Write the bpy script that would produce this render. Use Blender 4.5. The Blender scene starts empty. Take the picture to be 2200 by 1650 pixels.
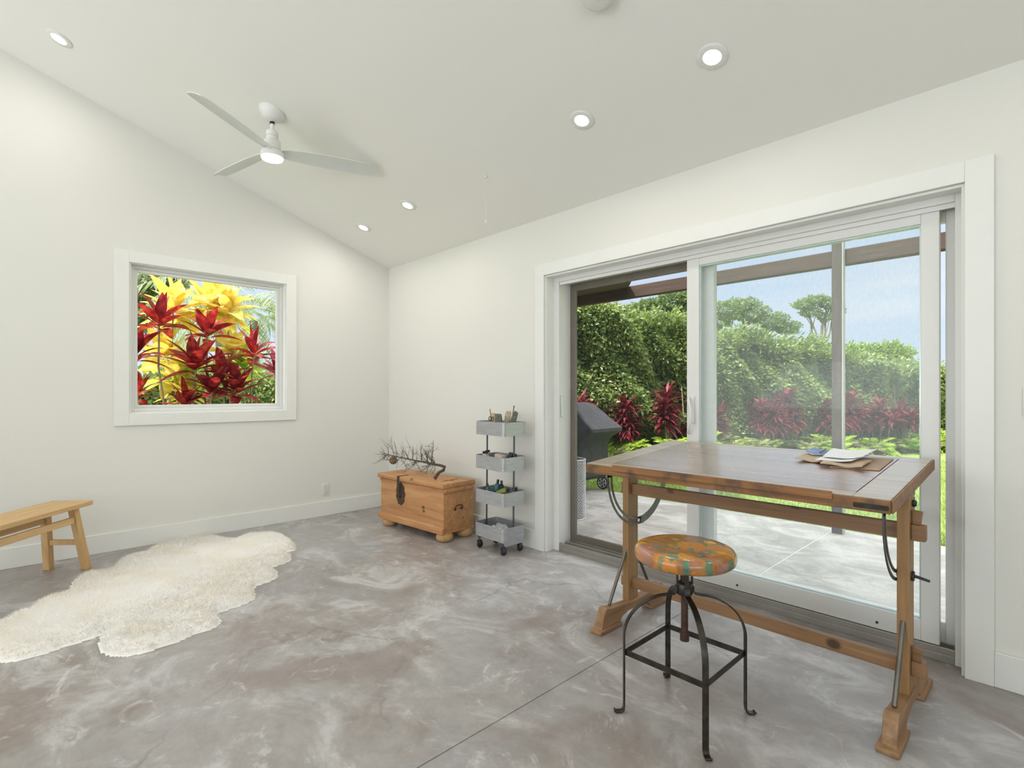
import bpy, bmesh, math, random
import numpy as np
from mathutils import Vector, Matrix
R_ = math.radians
PI = math.pi

# ---------------------------------------------------------------- camera, sky, sun, big lights, exposure
S = bpy.context.scene
COL = S.collection
FPX, HX, HY = 1119.0, 1100.0, 844.0
CAM = Vector((4.87, -2.86, 1.18))
ang = R_(43.7)
FW = Vector((-math.cos(ang), math.sin(ang), 0))
RT = Vector((math.sin(ang), math.cos(ang), 0))
UP = Vector((0, 0, 1))
cam_d = bpy.data.cameras.new('camera')
cam_o = bpy.data.objects.new('camera', cam_d)
COL.objects.link(cam_o)
cam_o.matrix_world = Matrix(((RT.x, UP.x, -FW.x, CAM.x), (RT.y, UP.y, -FW.y, CAM.y), (RT.z, UP.z, -FW.z, CAM.z), (0, 0, 0, 1)))
cam_d.sensor_width = 36.0
cam_d.lens = FPX * 36.0 / 2200.0
cam_d.shift_y = (HY - 825.0) / 2200.0
cam_d.clip_start = 0.05
cam_d.clip_end = 400
S.camera = cam_o
S.view_settings.view_transform = 'Standard'
S.view_settings.look = 'None'
S.view_settings.gamma = 1
S.view_settings.use_curve_mapping = False
S.view_settings.exposure = 0.09

SKY_POWER = 1.0
SUN_POWER = 6.0
LAMP_POWER = 3.0
FAN_POWER = 4.0
FILL_POWER = 160.0

W = bpy.data.worlds.new('sky'); S.world = W; W.use_nodes = True
nt = W.node_tree; nt.nodes.clear()
o = nt.nodes.new('ShaderNodeOutputWorld'); bgn = nt.nodes.new('ShaderNodeBackground')
tc = nt.nodes.new('ShaderNodeTexCoord'); sp = nt.nodes.new('ShaderNodeSeparateXYZ'); rp = nt.nodes.new('ShaderNodeValToRGB')
nt.links.new(tc.outputs['Generated'], sp.inputs[0]); nt.links.new(sp.outputs['Z'], rp.inputs[0])
cr = rp.color_ramp
cr.elements[0].position = 0.0; cr.elements[0].color = (0.72, 0.83, 0.97, 1)
cr.elements[1].position = 0.62; cr.elements[1].color = (3.6, 3.65, 3.75, 1)
e = cr.elements.new(0.22); e.color = (0.62, 0.77, 0.97, 1); e = cr.elements.new(0.36); e.color = (0.95, 1.02, 1.12, 1)
mp = nt.nodes.new('ShaderNodeMapping'); mp.inputs['Scale'].default_value = (1.5, 1.5, 7)
nz = nt.nodes.new('ShaderNodeTexNoise'); nz.inputs['Scale'].default_value = 2.2; nz.inputs['Detail'].default_value = 6; nz.inputs['Roughness'].default_value = .55
nt.links.new(tc.outputs['Generated'], mp.inputs[0]); nt.links.new(mp.outputs[0], nz.inputs['Vector'])
r2 = nt.nodes.new('ShaderNodeValToRGB'); r2.color_ramp.elements[0].position = .48; r2.color_ramp.elements[1].position = .78
r2.color_ramp.elements[1].color = (.75, .75, .75, 1)
nt.links.new(nz.outputs['Fac'], r2.inputs[0])
mx = nt.nodes.new('ShaderNodeMixRGB'); mx.inputs[2].default_value = (.9, .93, .98, 1)
nt.links.new(r2.outputs[0], mx.inputs[0]); nt.links.new(rp.outputs[0], mx.inputs[1])
nt.links.new(mx.outputs[0], bgn.inputs[0]); bgn.inputs[1].default_value = SKY_POWER
nt.links.new(bgn.outputs[0], o.inputs[0])

def light(name, kind, loc, power, color=(1, 1, 1), **kw):
    l = bpy.data.lights.new(name, kind); l.energy = power; l.color = color
    for k, v in kw.items(): setattr(l, k, v)
    ob = bpy.data.objects.new(name, l); COL.objects.link(ob); ob.location = loc
    return ob
sun = light('sun', 'SUN', (0, 0, 20), SUN_POWER, (1.0, .95, .86), angle=R_(4))
sun_dir = Vector((0.10, 0.80, -0.95))                       # the way the light travels: over the house roof, on to the hedge
sun.rotation_euler = sun_dir.to_track_quat('-Z', 'Y').to_euler()
# added fill lamps in made-up openings out of view, tilted up to brighten the ceiling
d1 = light('added_fill_back', 'AREA', (2.9, -7.93, 1.35), FILL_POWER, (.93, .97, 1.0), shape='RECTANGLE', size=4.2, size_y=1.9)
d1.rotation_euler = (R_(152), 0, 0)
d2 = light('added_fill_right', 'AREA', (7.93, -4.6, 1.35), FILL_POWER * .42, (.93, .97, 1.0), shape='RECTANGLE', size=3.6, size_y=1.9)
d2.rotation_euler = (R_(135), 0, R_(90))

# ---------------------------------------------------------------- helpers
MW = {}                                        # world matrices of things, for authoring children in world space
def tag(o, label=None, cat=None, group=None, kind=None):
    if label: o['label'] = label
    if cat: o['category'] = cat
    if group: o['group'] = group
    if kind: o['kind'] = kind
    return o
def thing(name, label, cat, loc=(0, 0, 0), rot=(0, 0, 0), group=None):
    o = bpy.data.objects.new(name, None); COL.objects.link(o)
    o.empty_display_size = .05
    o.location = loc; o.rotation_euler = rot
    MW[o.name] = Matrix.LocRotScale(Vector(loc), __import__('mathutils').Euler(rot), None)
    return tag(o, label, cat, group)
def ray(px, py):
    return FW + RT * ((px - HX) / FPX) + UP * ((HY - py) / FPX)
def at(px, py, ax, v):
    r = ray(px, py); t = (v - CAM[ax]) / r[ax]
    return CAM + r * t

class MB:
    def __init__(s): s.bm = bmesh.new()
    def _add(s, verts, faces):
        vs = [s.bm.verts.new(v) for v in verts]
        for f in faces:
            try: s.bm.faces.new([vs[i] for i in f])
            except ValueError: pass
        return vs
    def box(s, lo, hi, M=None):
        x0, y0, z0 = lo; x1, y1, z1 = hi
        v = [Vector(p) for p in ((x0,y0,z0),(x1,y0,z0),(x1,y1,z0),(x0,y1,z0),(x0,y0,z1),(x1,y0,z1),(x1,y1,z1),(x0,y1,z1))]
        if M: v = [M @ p for p in v]
        s._add(v, ((0,3,2,1),(4,5,6,7),(0,1,5,4),(1,2,6,5),(2,3,7,6),(3,0,4,7)))
        return s
    def bbox(s, lo, hi, b, M=None, seg=2):
        """bevelled box"""
        t = bmesh.new(); 
        bmesh.ops.create_cube(t, size=1)
        for v in t.verts:
            v.co = Vector([lo[i] + (v.co[i] + .5) * (hi[i] - lo[i]) for i in range(3)])
        bmesh.ops.bevel(t, geom=t.edges[:], offset=b, segments=seg, affect='EDGES', profile=.5)
        s.merge(t, M); return s
    def merge(s, t, M=None):
        t.verts.ensure_lookup_table(); mp = {}
        for v in t.verts: mp[v.index] = s.bm.verts.new(M @ v.co if M else v.co)
        t.verts.index_update()
        for f in t.faces:
            try: s.bm.faces.new([mp[v.index] for v in f.verts])
            except ValueError: pass
        t.free()
    def ring(s, pts_rings, close=True, caps=True):
        rows = [[s.bm.verts.new(p) for p in r] for r in pts_rings]
        n = len(rows[0])
        for a, b in zip(rows, rows[1:]):
            for i in range(n if close else n - 1):
                j = (i + 1) % n
                try: s.bm.faces.new((a[i], a[j], b[j], b[i]))
                except ValueError: pass
        if caps and close:
            for r in (rows[0][::-1], rows[-1]):
                try: s.bm.faces.new(r)
                except ValueError: pass
        return s
    def tube(s, pts, r, seg=10, caps=True):
        pts = [Vector(p) for p in pts]
        n = len(pts); rr = r if isinstance(r, (list, tuple)) else [r] * n
        rows = []; prev = None
        for i, p in enumerate(pts):
            d = (pts[min(i + 1, n - 1)] - pts[max(i - 1, 0)]).normalized()
            if prev is None:
                u = d.orthogonal().normalized()
            else:
                u = (prev - d * prev.dot(d)).normalized()
            prev = u; w = d.cross(u)
            rows.append([p + (u * math.cos(a) + w * math.sin(a)) * rr[i] for a in [2 * PI * k / seg for k in range(seg)]])
        return s.ring(rows, True, caps)
    def lathe(s, prof, c=(0, 0, 0), seg=32, M=None, caps=True):
        c = Vector(c); rows = []
        for r, z in prof:
            row = [Vector((max(r, 1e-5) * math.cos(2*PI*k/seg), max(r, 1e-5) * math.sin(2*PI*k/seg), z)) for k in range(seg)]
            row = [(M @ p if M else p) + c for p in row]
            rows.append(row)
        return s.ring(rows, True, caps)
    def prism(s, poly, f0, f1):
        """poly: list of 2d points; f0, f1: functions 2d->3d for the two faces"""
        a = [s.bm.verts.new(f0(p)) for p in poly]; b = [s.bm.verts.new(f1(p)) for p in poly]
        n = len(poly)
        for i in range(n):
            j = (i + 1) % n
            s.bm.faces.new((a[i], a[j], b[j], b[i]))
        s.bm.faces.new(a[::-1]); s.bm.faces.new(b)
        return s
    def strap(s, pts, wdir, width, th):
        """flat bar along pts; wdir = direction of its width"""
        pts = [Vector(p) for p in pts]; n = len(pts); wd = Vector(wdir).normalized(); rows = []
        for i, p in enumerate(pts):
            d = (pts[min(i + 1, n - 1)] - pts[max(i - 1, 0)]).normalized()
            nn = d.cross(wd).normalized()
            a = wd * width / 2; b = nn * th / 2
            rows.append([p - a - b, p + a - b, p + a + b, p - a + b])
        return s.ring(rows)
    def sheet(s, grid, th):
        """grid[i][j] top points -> thin closed sheet, th downwards"""
        n, m = len(grid), len(grid[0])
        T = [[s.bm.verts.new(p) for p in r] for r in grid]
        B = [[s.bm.verts.new(Vector(p) - Vector((0, 0, th))) for p in r] for r in grid]
        for i in range(n - 1):
            for j in range(m - 1):
                s.bm.faces.new((T[i][j], T[i+1][j], T[i+1][j+1], T[i][j+1]))
                s.bm.faces.new((B[i][j], B[i][j+1], B[i+1][j+1], B[i+1][j]))
        for i in range(n - 1):
            s.bm.faces.new((T[i][0], B[i][0], B[i+1][0], T[i+1][0])); s.bm.faces.new((T[i][m-1], T[i+1][m-1], B[i+1][m-1], B[i][m-1]))
        for j in range(m - 1):
            s.bm.faces.new((T[0][j], T[0][j+1], B[0][j+1], B[0][j])); s.bm.faces.new((T[n-1][j], B[n-1][j], B[n-1][j+1], T[n-1][j+1]))
        return s
    def build(s, name, mat, parent=None, local=False, smooth=None, bevel=0, label=None, kind=None, bseg=2):
        bmesh.ops.recalc_face_normals(s.bm, faces=s.bm.faces[:])
        me = bpy.data.meshes.new(name); s.bm.to_mesh(me); s.bm.free()
        o = bpy.data.objects.new(name, me); COL.objects.link(o)
        me.materials.append(mat)
        if parent is not None:
            M = MW[parent.name]
            if not local: me.transform(M.inverted())
            o.parent = parent
            MW[o.name] = M
        else: MW[o.name] = Matrix.Identity(4)
        if smooth is not None:
            for p in me.polygons: p.use_smooth = True
            if smooth < 180: me.set_sharp_from_angle(angle=R_(smooth))
        if bevel:
            m = o.modifiers.new('bevel', 'BEVEL'); m.width = bevel; m.segments = bseg; m.limit_method = 'ANGLE'; m.angle_limit = R_(35)
        if label: o['label'] = label
        if kind: o['kind'] = kind
        return o
def raw(name, verts, faces, mat, parent=None, smooth=False, kind=None):
    me = bpy.data.meshes.new(name)
    verts = np.asarray(verts, dtype=np.float32)
    if parent is not None:
        inv = np.array(MW[parent.name].inverted()); verts = (verts @ inv[:3, :3].T + inv[:3, 3]).astype(np.float32)
    faces = np.asarray(faces, dtype=np.int32); n, k = faces.shape
    me.vertices.add(len(verts)); me.vertices.foreach_set('co', verts.ravel())
    me.loops.add(n * k); me.loops.foreach_set('vertex_index', faces.ravel())
    me.polygons.add(n); me.polygons.foreach_set('loop_start', np.arange(0, n * k, k, dtype=np.int32))
    me.polygons.foreach_set('loop_total', np.full(n, k, dtype=np.int32))
    if smooth: me.polygons.foreach_set('use_smooth', np.ones(n, dtype=bool))
    me.update(); me.validate()
    me.materials.append(mat)
    o = bpy.data.objects.new(name, me); COL.objects.link(o)
    if parent is not None: o.parent = parent; MW[o.name] = MW[parent.name]
    else: MW[o.name] = Matrix.Identity(4)
    if kind: o['kind'] = kind
    return o

# ---------------------------------------------------------------- materials
class N:
    def __init__(s, name):
        s.m = bpy.data.materials.new(name); s.m.use_nodes = True; s.t = s.m.node_tree; s.t.nodes.clear()
        s.out = s.t.nodes.new('ShaderNodeOutputMaterial'); s.tc = s.t.nodes.new('ShaderNodeTexCoord')
        s.b = s.t.nodes.new('ShaderNodeBsdfPrincipled'); s.l(s.b.outputs[0], s.out.inputs[0])
    def l(s, a, b): s.t.links.new(a, b)
    def n(s, typ, **kw):
        x = s.t.nodes.new(typ)
        for k, v in kw.items():
            if k in x.inputs: x.inputs[k].default_value = v
            else: setattr(x, k, v)
        return x
    def map(s, scale=(1,1,1), rot=(0,0,0), loc=(0,0,0), src=None):
        m = s.n('ShaderNodeMapping'); m.inputs['Scale'].default_value = scale; m.inputs['Rotation'].default_value = rot; m.inputs['Location'].default_value = loc
        s.l(src or s.tc.outputs['Object'], m.inputs[0]); return m.outputs[0]
    def noise(s, vec, scale, detail=4, rough=.55, dist=0):
        x = s.n('ShaderNodeTexNoise'); x.inputs['Scale'].default_value = scale; x.inputs['Detail'].default_value = detail
        x.inputs['Roughness'].default_value = rough; x.inputs['Distortion'].default_value = dist
        s.l(vec, x.inputs['Vector']); return x.outputs['Fac']
    def ramp(s, fac, stops, interp='LINEAR'):
        x = s.n('ShaderNodeValToRGB'); c = x.color_ramp; c.interpolation = interp
        while len(c.elements) < len(stops): c.elements.new(.5)
        for e, (p, col) in zip(c.elements, stops):
            e.position = p; e.color = (*col, 1) if isinstance(col, tuple) else (col, col, col, 1)
        s.l(fac, x.inputs[0]); return x.outputs[0]
    def mix(s, fac, a, b, mode='MIX'):
        x = s.n('ShaderNodeMixRGB', blend_type=mode)
        for i, v in ((0, fac), (1, a), (2, b)):
            if isinstance(v, (int, float)): x.inputs[i].default_value = v
            elif isinstance(v, tuple): x.inputs[i].default_value = (*v, 1)
            else: s.l(v, x.inputs[i])
        return x.outputs[0]
    def math(s, op, a, b=0.0, c=None):
        x = s.n('ShaderNodeMath', operation=op)
        for i, v in enumerate((a, b, c)):
            if v is None: continue
            if isinstance(v, (int, float)): x.inputs[i].default_value = v
            else: s.l(v, x.inputs[i])
        return x.outputs[0]
    def bump(s, h, st=.2, dist=.01):
        x = s.n('ShaderNodeBump'); x.inputs['Strength'].default_value = st; x.inputs['Distance'].default_value = dist
        s.l(h, x.inputs['Height']); s.l(x.outputs[0], s.b.inputs['Normal'])
    def set(s, col=None, rough=None, metal=None, **kw):
        for k, v in (('Base Color', col), ('Roughness', rough), ('Metallic', metal)):
            if v is None: continue
            if isinstance(v, tuple): s.b.inputs[k].default_value = (*v, 1)
            elif isinstance(v, (int, float)): s.b.inputs[k].default_value = v
            else: s.l(v, s.b.inputs[k])
        for k, v in kw.items(): s.b.inputs[k.replace('_', ' ')].default_value = v
        return s

def plain(name, col, rough=.5, metal=0, var=.06, scale=12):
    m = N(name); f = m.noise(m.map(), scale)
    dark = tuple(c * (1 - var) for c in col); lite = tuple(min(1, c * (1 + var)) for c in col)
    m.set(m.ramp(f, [(.3, dark), (.7, lite)]), rough, metal); return m.m
def wood(name, dark, mid, lite, axis=0, scale=1.0, rough=.45, knots=0.0, planks=0, paxis=1, worn=None, gstretch=14, dist=.6, coat=0, detail=8, along=1.0):
    """grain runs along axis; planks = plank width across paxis"""
    m = N(name)
    sc = [gstretch * scale] * 3; sc[axis] = along * scale
    v = m.map(tuple(sc)); 
    f = m.noise(v, 2.2, detail, .62, dist)
    big = m.noise(m.map(tuple(2.4 if i == axis else 6 for i in range(3))), 1.4, 3)
    c = m.ramp(f, [(.25, dark), (.5, mid), (.75, lite)])
    c = m.mix(m.ramp(big, [(.3, 0.0), (.7, .55)]), c, m.mix(.55, c, dark))
    if planks:
        sx = m.n('ShaderNodeSeparateXYZ'); m.l(m.tc.outputs['Object'], sx.inputs[0])
        q = m.math('FLOOR', m.math('DIVIDE', sx.outputs[paxis], planks)); wn = m.n('ShaderNodeTexWhiteNoise', noise_dimensions='1D'); m.l(q, wn.inputs['W'])
        q2 = m.math('FLOOR', m.math('ADD', m.math('MULTIPLY', sx.outputs[axis], 1.6), m.math('MULTIPLY', wn.outputs['Value'], 7.3)))
        w2 = m.n('ShaderNodeTexWhiteNoise', noise_dimensions='2D'); cb = m.n('ShaderNodeCombineXYZ'); m.l(q, cb.inputs[0]); m.l(q2, cb.inputs[1]); m.l(cb.outputs[0], w2.inputs['Vector'])
        c = m.mix(m.math('MULTIPLY', w2.outputs['Value'], .6), c, tuple(x * .72 for x in dark))
        c = m.mix(m.math('MULTIPLY', wn.outputs['Value'], .25), c, lite)
    if knots:
        vo = m.n('ShaderNodeTexVoronoi'); ks = [3.2, 3.2, 3.2]; ks[axis] = 2.3; m.l(m.map(tuple(k * scale for k in ks)), vo.inputs['Vector']); vo.inputs['Scale'].default_value = 2.6
        k = m.ramp(vo.outputs['Distance'], [(knots * .55, 1.0), (knots, 0.0)])
        c = m.mix(m.math('MULTIPLY', k, .85), c, tuple(x * .22 for x in dark))
    if worn:
        wf = m.ramp(m.noise(m.map((3, 3, 3)), 2.5, 5), [(.5, 0.0), (.62, 1.0)])
        c = m.mix(m.math('MULTIPLY', wf, .75), c, worn)
    m.set(c, m.ramp(f, [(.2, rough + .12), (.8, rough)]))
    if not coat: m.bump(f, .06, .003)
    else: m.b.inputs['Coat Weight'].default_value = coat; m.b.inputs['Coat Roughness'].default_value = .18
    return m.m

M = {}
def wallmat(name, col):
    m = N(name); f = m.noise(m.map((60, 60, 60)), 3, 3); m.set(col, .62); m.bump(f, .03, .002); return m.m
M['wall'] = wallmat('wall_paint', (.755, .745, .69))
M['ceil'] = wallmat('ceiling_paint', (.86, .855, .80))
M['trim'] = plain('trim_paint', (.80, .80, .76), .38, var=.01)
M['vinyl'] = plain('white_vinyl', (.74, .74, .71), .35, var=.01)
M['fanw'] = plain('white_fan_paint', (.80, .80, .76), .4, var=.01)
M['fanb'] = plain('fan_blade_paint', (.70, .73, .69), .45, var=.02)
M['plate'] = plain('white_plastic', (.74, .74, .69), .35, var=.01)
M['taupe'] = plain('taupe_aluminium', (.19, .165, .135), .4, .3)
M['sill'] = plain('track_aluminium', (.34, .32, .285), .35, .5)
M['alu'] = plain('bright_aluminium', (.62, .62, .62), .3, .8)
M['dark_slot'] = plain('dark_slot', (.03, .03, .03), .6)

def concrete(name, inside=True):
    m = N(name); P = m.tc.outputs['Object']
    big = m.noise(P, .55, 5, .6, .4); mid = m.noise(m.map((1, 1.5, 1)), 2.1, 8, .68, 1.0); fine = m.noise(P, 13, 8, .7, .3)
    if inside:
        c = m.ramp(big, [(.30, (.24, .20, .17)), (.45, (.32, .285, .26)), (.60, (.37, .36, .355)), (.74, (.38, .355, .33))])
        c = m.mix(m.ramp(mid, [(.40, 0.0), (.52, .25), (.62, .9)]), c, (.56, .55, .545))
        c = m.mix(m.ramp(m.noise(m.map((1, 1, 1), loc=(7, 3, 0)), 1.3, 6, .65, .8), [(.52, 0.0), (.66, .65)]), c, (.27, .21, .185))
        c = m.mix(m.ramp(m.noise(m.map((1, 1, 1), loc=(2, 9, 0)), 1.0, 6, .6, .5), [(.54, 0.0), (.68, .5)]), c, (.33, .345, .375))
        c = m.mix(m.ramp(m.noise(m.map((1, 1, 1), loc=(12, 5, 0)), 4.2, 9, .75, 1.6), [(.56, 0.0), (.66, .7)]), c, (.66, .655, .64))
        c = m.mix(m.ramp(fine, [(.35, .35), (.6, 0.0)]), c, m.mix(1.0, c, (.62, .60, .58), 'MULTIPLY'))
    else:
        c = m.ramp(mid, [(.40, (.30, .29, .255)), (.5, (.41, .40, .36)), (.60, (.54, .525, .48))])
        c = m.mix(m.ramp(big, [(.45, 0.0), (.65, .6)]), c, (.47, .40, .375))
        c = m.mix(m.ramp(fine, [(.3, .3), (.6, 0.0)]), c, (.34, .33, .30))
    # hairline cracks
    vo = m.n('ShaderNodeTexVoronoi', feature='DISTANCE_TO_EDGE'); vo.inputs['Scale'].default_value = .85
    wv = m.n('ShaderNodeVectorMath', operation='ADD'); nn = m.n('ShaderNodeTexNoise'); nn.inputs['Scale'].default_value = 1.7; nn.inputs['Detail'].default_value = 6; m.l(P, nn.inputs['Vector'])
    sc = m.n('ShaderNodeVectorMath', operation='SCALE'); m.l(nn.outputs['Color'], sc.inputs[0]); sc.inputs['Scale'].default_value = .55
    m.l(P, wv.inputs[0]); m.l(sc.outputs[0], wv.inputs[1]); m.l(wv.outputs[0], vo.inputs['Vector'])
    ck = m.ramp(vo.outputs['Distance'], [(.0, 1.0), (.008, 0.0)]); msk = m.ramp(m.noise(P, 1.1, 3), [(.5, 0.0), (.6, 1.0)])
    c = m.mix(m.math('MULTIPLY', m.math('MULTIPLY', ck, msk), .35), c, (.10, .08, .06))
    m.set(c, m.ramp(mid, [(.3, .30 if inside else .5), (.7, .48 if inside else .7)]))
    m.b.inputs['Specular IOR Level'].default_value = .5 if inside else .3
    m.bump(m.mix(.5, mid, fine), .10, .01); return m.m
M['floor'] = concrete('stained_concrete', True)
M['patio'] = concrete('patio_concrete', False)
M['groove'] = plain('concrete_groove', (.10, .085, .07), .8)
M['lightgroove'] = plain('pale_joint', (.62, .60, .55), .8)

M['oak'] = wood('pale_oak', (.50, .30, .12), (.64, .42, .20), (.74, .52, .28), axis=0, rough=.5, gstretch=18)
M['oakz'] = wood('pale_oak_upright', (.46, .27, .10), (.60, .38, .17), (.70, .48, .24), axis=2, rough=.5)
M['pine'] = wood('honey_pine', (.38, .16, .055), (.54, .27, .11), (.66, .38, .17), axis=0, rough=.42, knots=.15, gstretch=11)
M['pinefoot'] = wood('pine_turned', (.40, .22, .09), (.52, .31, .14), (.62, .40, .2), axis=0, rough=.5)
M['acacia'] = wood('acacia_planks', (.25, .135, .085), (.33, .195, .13), (.42, .27, .19), axis=0, rough=.20, planks=.095, paxis=1, gstretch=10, dist=.0, coat=.9, detail=3, along=.3)
M['edge'] = wood('worn_edge_board', (.13, .055, .018), (.28, .13, .045), (.42, .22, .085), axis=0, rough=.4, knots=.2, worn=(.075, .05, .035), gstretch=22)
M['frame_wood'] = wood('table_frame_border', (.34, .26, .19), (.46, .37, .28), (.56, .47, .37), axis=0, rough=.28, gstretch=12, dist=.0, coat=.6, detail=4, along=.5)
M['beam'] = wood('stretcher_wood', (.17, .085, .035), (.28, .15, .068), (.38, .22, .105), axis=0, rough=.45, knots=.2)
M['post'] = wood('post_wood', (.22, .115, .045), (.34, .19, .075), (.44, .26, .12), axis=2, rough=.45)
M['footw'] = wood('foot_wood', (.20, .10, .045), (.34, .19, .09), (.46, .29, .15), axis=1, rough=.45)
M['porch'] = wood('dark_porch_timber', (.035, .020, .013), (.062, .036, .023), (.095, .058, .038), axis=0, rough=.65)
M['postz'] = wood('porch_post_timber', (.045, .036, .03), (.075, .062, .052), (.11, .092, .08), axis=2, rough=.7)
M['whitepost'] = plain('pale_post_side', (.36, .36, .33), .6)  # posts' sunlit side put in as a pale colour; the downpipe shares it
M['iron'] = plain('dark_iron', (.055, .048, .04), .38, .75, var=.4, scale=25)
M['irongrey'] = plain('grey_iron_strap', (.13, .13, .125), .36, .8, var=.25, scale=20)
M['steelrod'] = plain('steel_rod', (.19, .175, .155), .28, .9, var=.15)
M['rust'] = plain('rusty_screw', (.085, .045, .034), .55, .5, var=.35, scale=40)
M['hasp'] = plain('aged_brown_iron', (.10, .062, .045), .6, .5, var=.4, scale=60)
M['cart'] = None
m = N('galvanised_sheet'); f = m.noise(m.map((6, 6, 30)), 2.2, 5, .6); g = m.noise(m.map((3, 3, 3)), 2, 3)
m.set(m.mix(m.ramp(g, [(.4, 0.0), (.65, .3)]), m.ramp(f, [(.3, (.40, .41, .43)), (.7, (.54, .55, .58))]), (.46, .43, .40)), m.ramp(f, [(.3, .36), (.7, .46)]), .62); M['cart'] = m.m
M['cartdark'] = plain('dark_galvanised', (.10, .105, .115), .42, .7)
M['rubber'] = plain('black_rubber', (.02, .02, .02), .6)
M['bristle'] = plain('pale_bristle', (.50, .42, .30), .8, var=.3, scale=60)
M['bristledark'] = plain('paint_stained_bristle', (.13, .13, .10), .8, var=.4, scale=40)
M['handlewood'] = plain('orange_wood_handle', (.42, .19, .08), .4, var=.2)
M['blackpl'] = plain('black_plastic', (.018, .018, .018), .4)
M['white'] = plain('white_paper', (.86, .87, .88), .7, var=.02)
M['kraft'] = plain('kraft_paper', (.42, .29, .20), .75, var=.1)
M['kraftlt'] = plain('pale_kraft', (.56, .43, .30), .75, var=.1)
M['beige'] = plain('beige_block', (.62, .50, .40), .6, var=.1)
M['green'] = plain('olive_paint_tube', (.20, .26, .03), .35, var=.2)
M['teal'] = plain('teal_paint_tube', (.02, .12, .13), .3, var=.5, scale=50)
M['silverfoil'] = plain('crumpled_foil', (.66, .66, .67), .3, .6, var=.1)
M['branch'] = plain('dry_bark', (.085, .058, .036), .8, var=.35, scale=60)
M['cone'] = plain('seed_cone', (.20, .14, .085), .8, var=.5, scale=90)
M['cover'] = None
m = N('grill_cover_fabric'); f = m.noise(m.map((3, 3, 2)), 2.5, 5, .6, .8)
m.set(m.ramp(f, [(.3, (.022, .022, .026)), (.7, (.05, .05, .056))]), .62); m.bump(f, .5, .05); M['cover'] = m.m

def emis(name, col, st):
    m = N(name); e = m.n('ShaderNodeEmission'); e.inputs[0].default_value = (*col, 1); e.inputs[1].default_value = st
    m.t.nodes.remove(m.b); m.l(e.outputs[0], m.out.inputs[0]); return m.m
M['lamp'] = emis('lamp_diffuser', (1, .98, .93), 9.0)

def glass(name, dust=.0, tint=(1, 1, 1), gloss=1.0):
    m = N(name); m.t.nodes.remove(m.b)
    tr = m.n('ShaderNodeBsdfTransparent'); tr.inputs[0].default_value = (*tint, 1)
    gl = m.n('ShaderNodeBsdfGlossy'); gl.inputs['Roughness'].default_value = .02
    fr = m.n('ShaderNodeFresnel'); fr.inputs['IOR'].default_value = 1.45
    mx = m.n('ShaderNodeMixShader'); m.l(m.math('MULTIPLY', fr.outputs[0], gloss), mx.inputs[0]); m.l(tr.outputs[0], mx.inputs[1]); m.l(gl.outputs[0], mx.inputs[2])
    out = mx.outputs[0]
    if dust:
        d = m.n('ShaderNodeBsdfDiffuse'); d.inputs[0].default_value = (.8, .82, .85, 1)
        tl = m.n('ShaderNodeBsdfTranslucent'); tl.inputs[0].default_value = (.8, .84, .88, 1)
        ad = m.n('ShaderNodeMixShader'); ad.inputs[0].default_value = .6; m.l(d.outputs[0], ad.inputs[1]); m.l(tl.outputs[0], ad.inputs[2])
        f = m.noise(m.map((40, 40, 12)), 3, 6, .8); g = m.noise(m.map((1, 1, 1)), 1.1, 3)
        fac = m.math('MULTIPLY', m.ramp(f, [(.35, dust * .7), (.65, dust * 1.3)]), m.ramp(g, [(.3, .7), (.7, 1.2)]))
        m2 = m.n('ShaderNodeMixShader'); m.l(fac, m2.inputs[0]); m.l(out, m2.inputs[1]); m.l(ad.outputs[0], m2.inputs[2]); out = m2.outputs[0]
    m.l(out, m.out.inputs[0]); return m.m
M['glass'] = glass('window_glass', .0, (1, 1, 1), .15)
M['dusty'] = glass('dusty_door_glass', .12, (.97, .99, .985), .04)
M['glassedge'] = plain('glass_spacer', (.55, .66, .66), .2, .2)
M['clear_bottle'] = plain('translucent_bottle', (.78, .80, .80), .3, var=.02)
m = N('insect_screen'); m.t.nodes.remove(m.b)
tr = m.n('ShaderNodeBsdfTransparent'); df = m.n('ShaderNodeBsdfDiffuse'); df.inputs[0].default_value = (.10, .10, .10, 1)
mx_ = m.n('ShaderNodeMixShader'); mx_.inputs[0].default_value = .07; m.l(tr.outputs[0], mx_.inputs[1]); m.l(df.outputs[0], mx_.inputs[2]); m.l(mx_.outputs[0], m.out.inputs[0]); M['screen'] = m.m

def leaf(name, cols, trans=.35, rough=.4, scale=3.0, fine=25, gloss=.35):
    m = N(name); f = m.noise(m.map(), scale, 3, .6); g = m.noise(m.map(), fine, 2, .5)
    k = len(cols); c = m.ramp(m.mix(.55, f, g), [(.34 + .32 * i / (k - 1), cols[i]) for i in range(k)])
    m.set(c, rough); m.b.inputs['Specular IOR Level'].default_value = gloss
    tl = m.n('ShaderNodeBsdfTranslucent'); m.l(m.mix(1.0, c, (1.0, 1.0, .8), 'MULTIPLY'), tl.inputs[0])
    x = m.n('ShaderNodeMixShader'); x.inputs[0].default_value = trans; m.l(m.b.outputs[0], x.inputs[1]); m.l(tl.outputs[0], x.inputs[2]); m.l(x.outputs[0], m.out.inputs[0]); return m.m
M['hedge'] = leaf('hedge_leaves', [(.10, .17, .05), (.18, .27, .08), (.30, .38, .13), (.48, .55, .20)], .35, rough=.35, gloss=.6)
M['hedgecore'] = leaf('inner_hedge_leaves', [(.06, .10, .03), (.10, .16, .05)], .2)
M['treeleaf'] = leaf('tree_leaves', [(.12, .19, .08), (.20, .28, .12), (.30, .38, .17)], .35, scale=1)
M['palm'] = leaf('palm_fronds', [(.16, .22, .12), (.28, .34, .20), (.45, .48, .28)], .4, scale=1.5)
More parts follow.
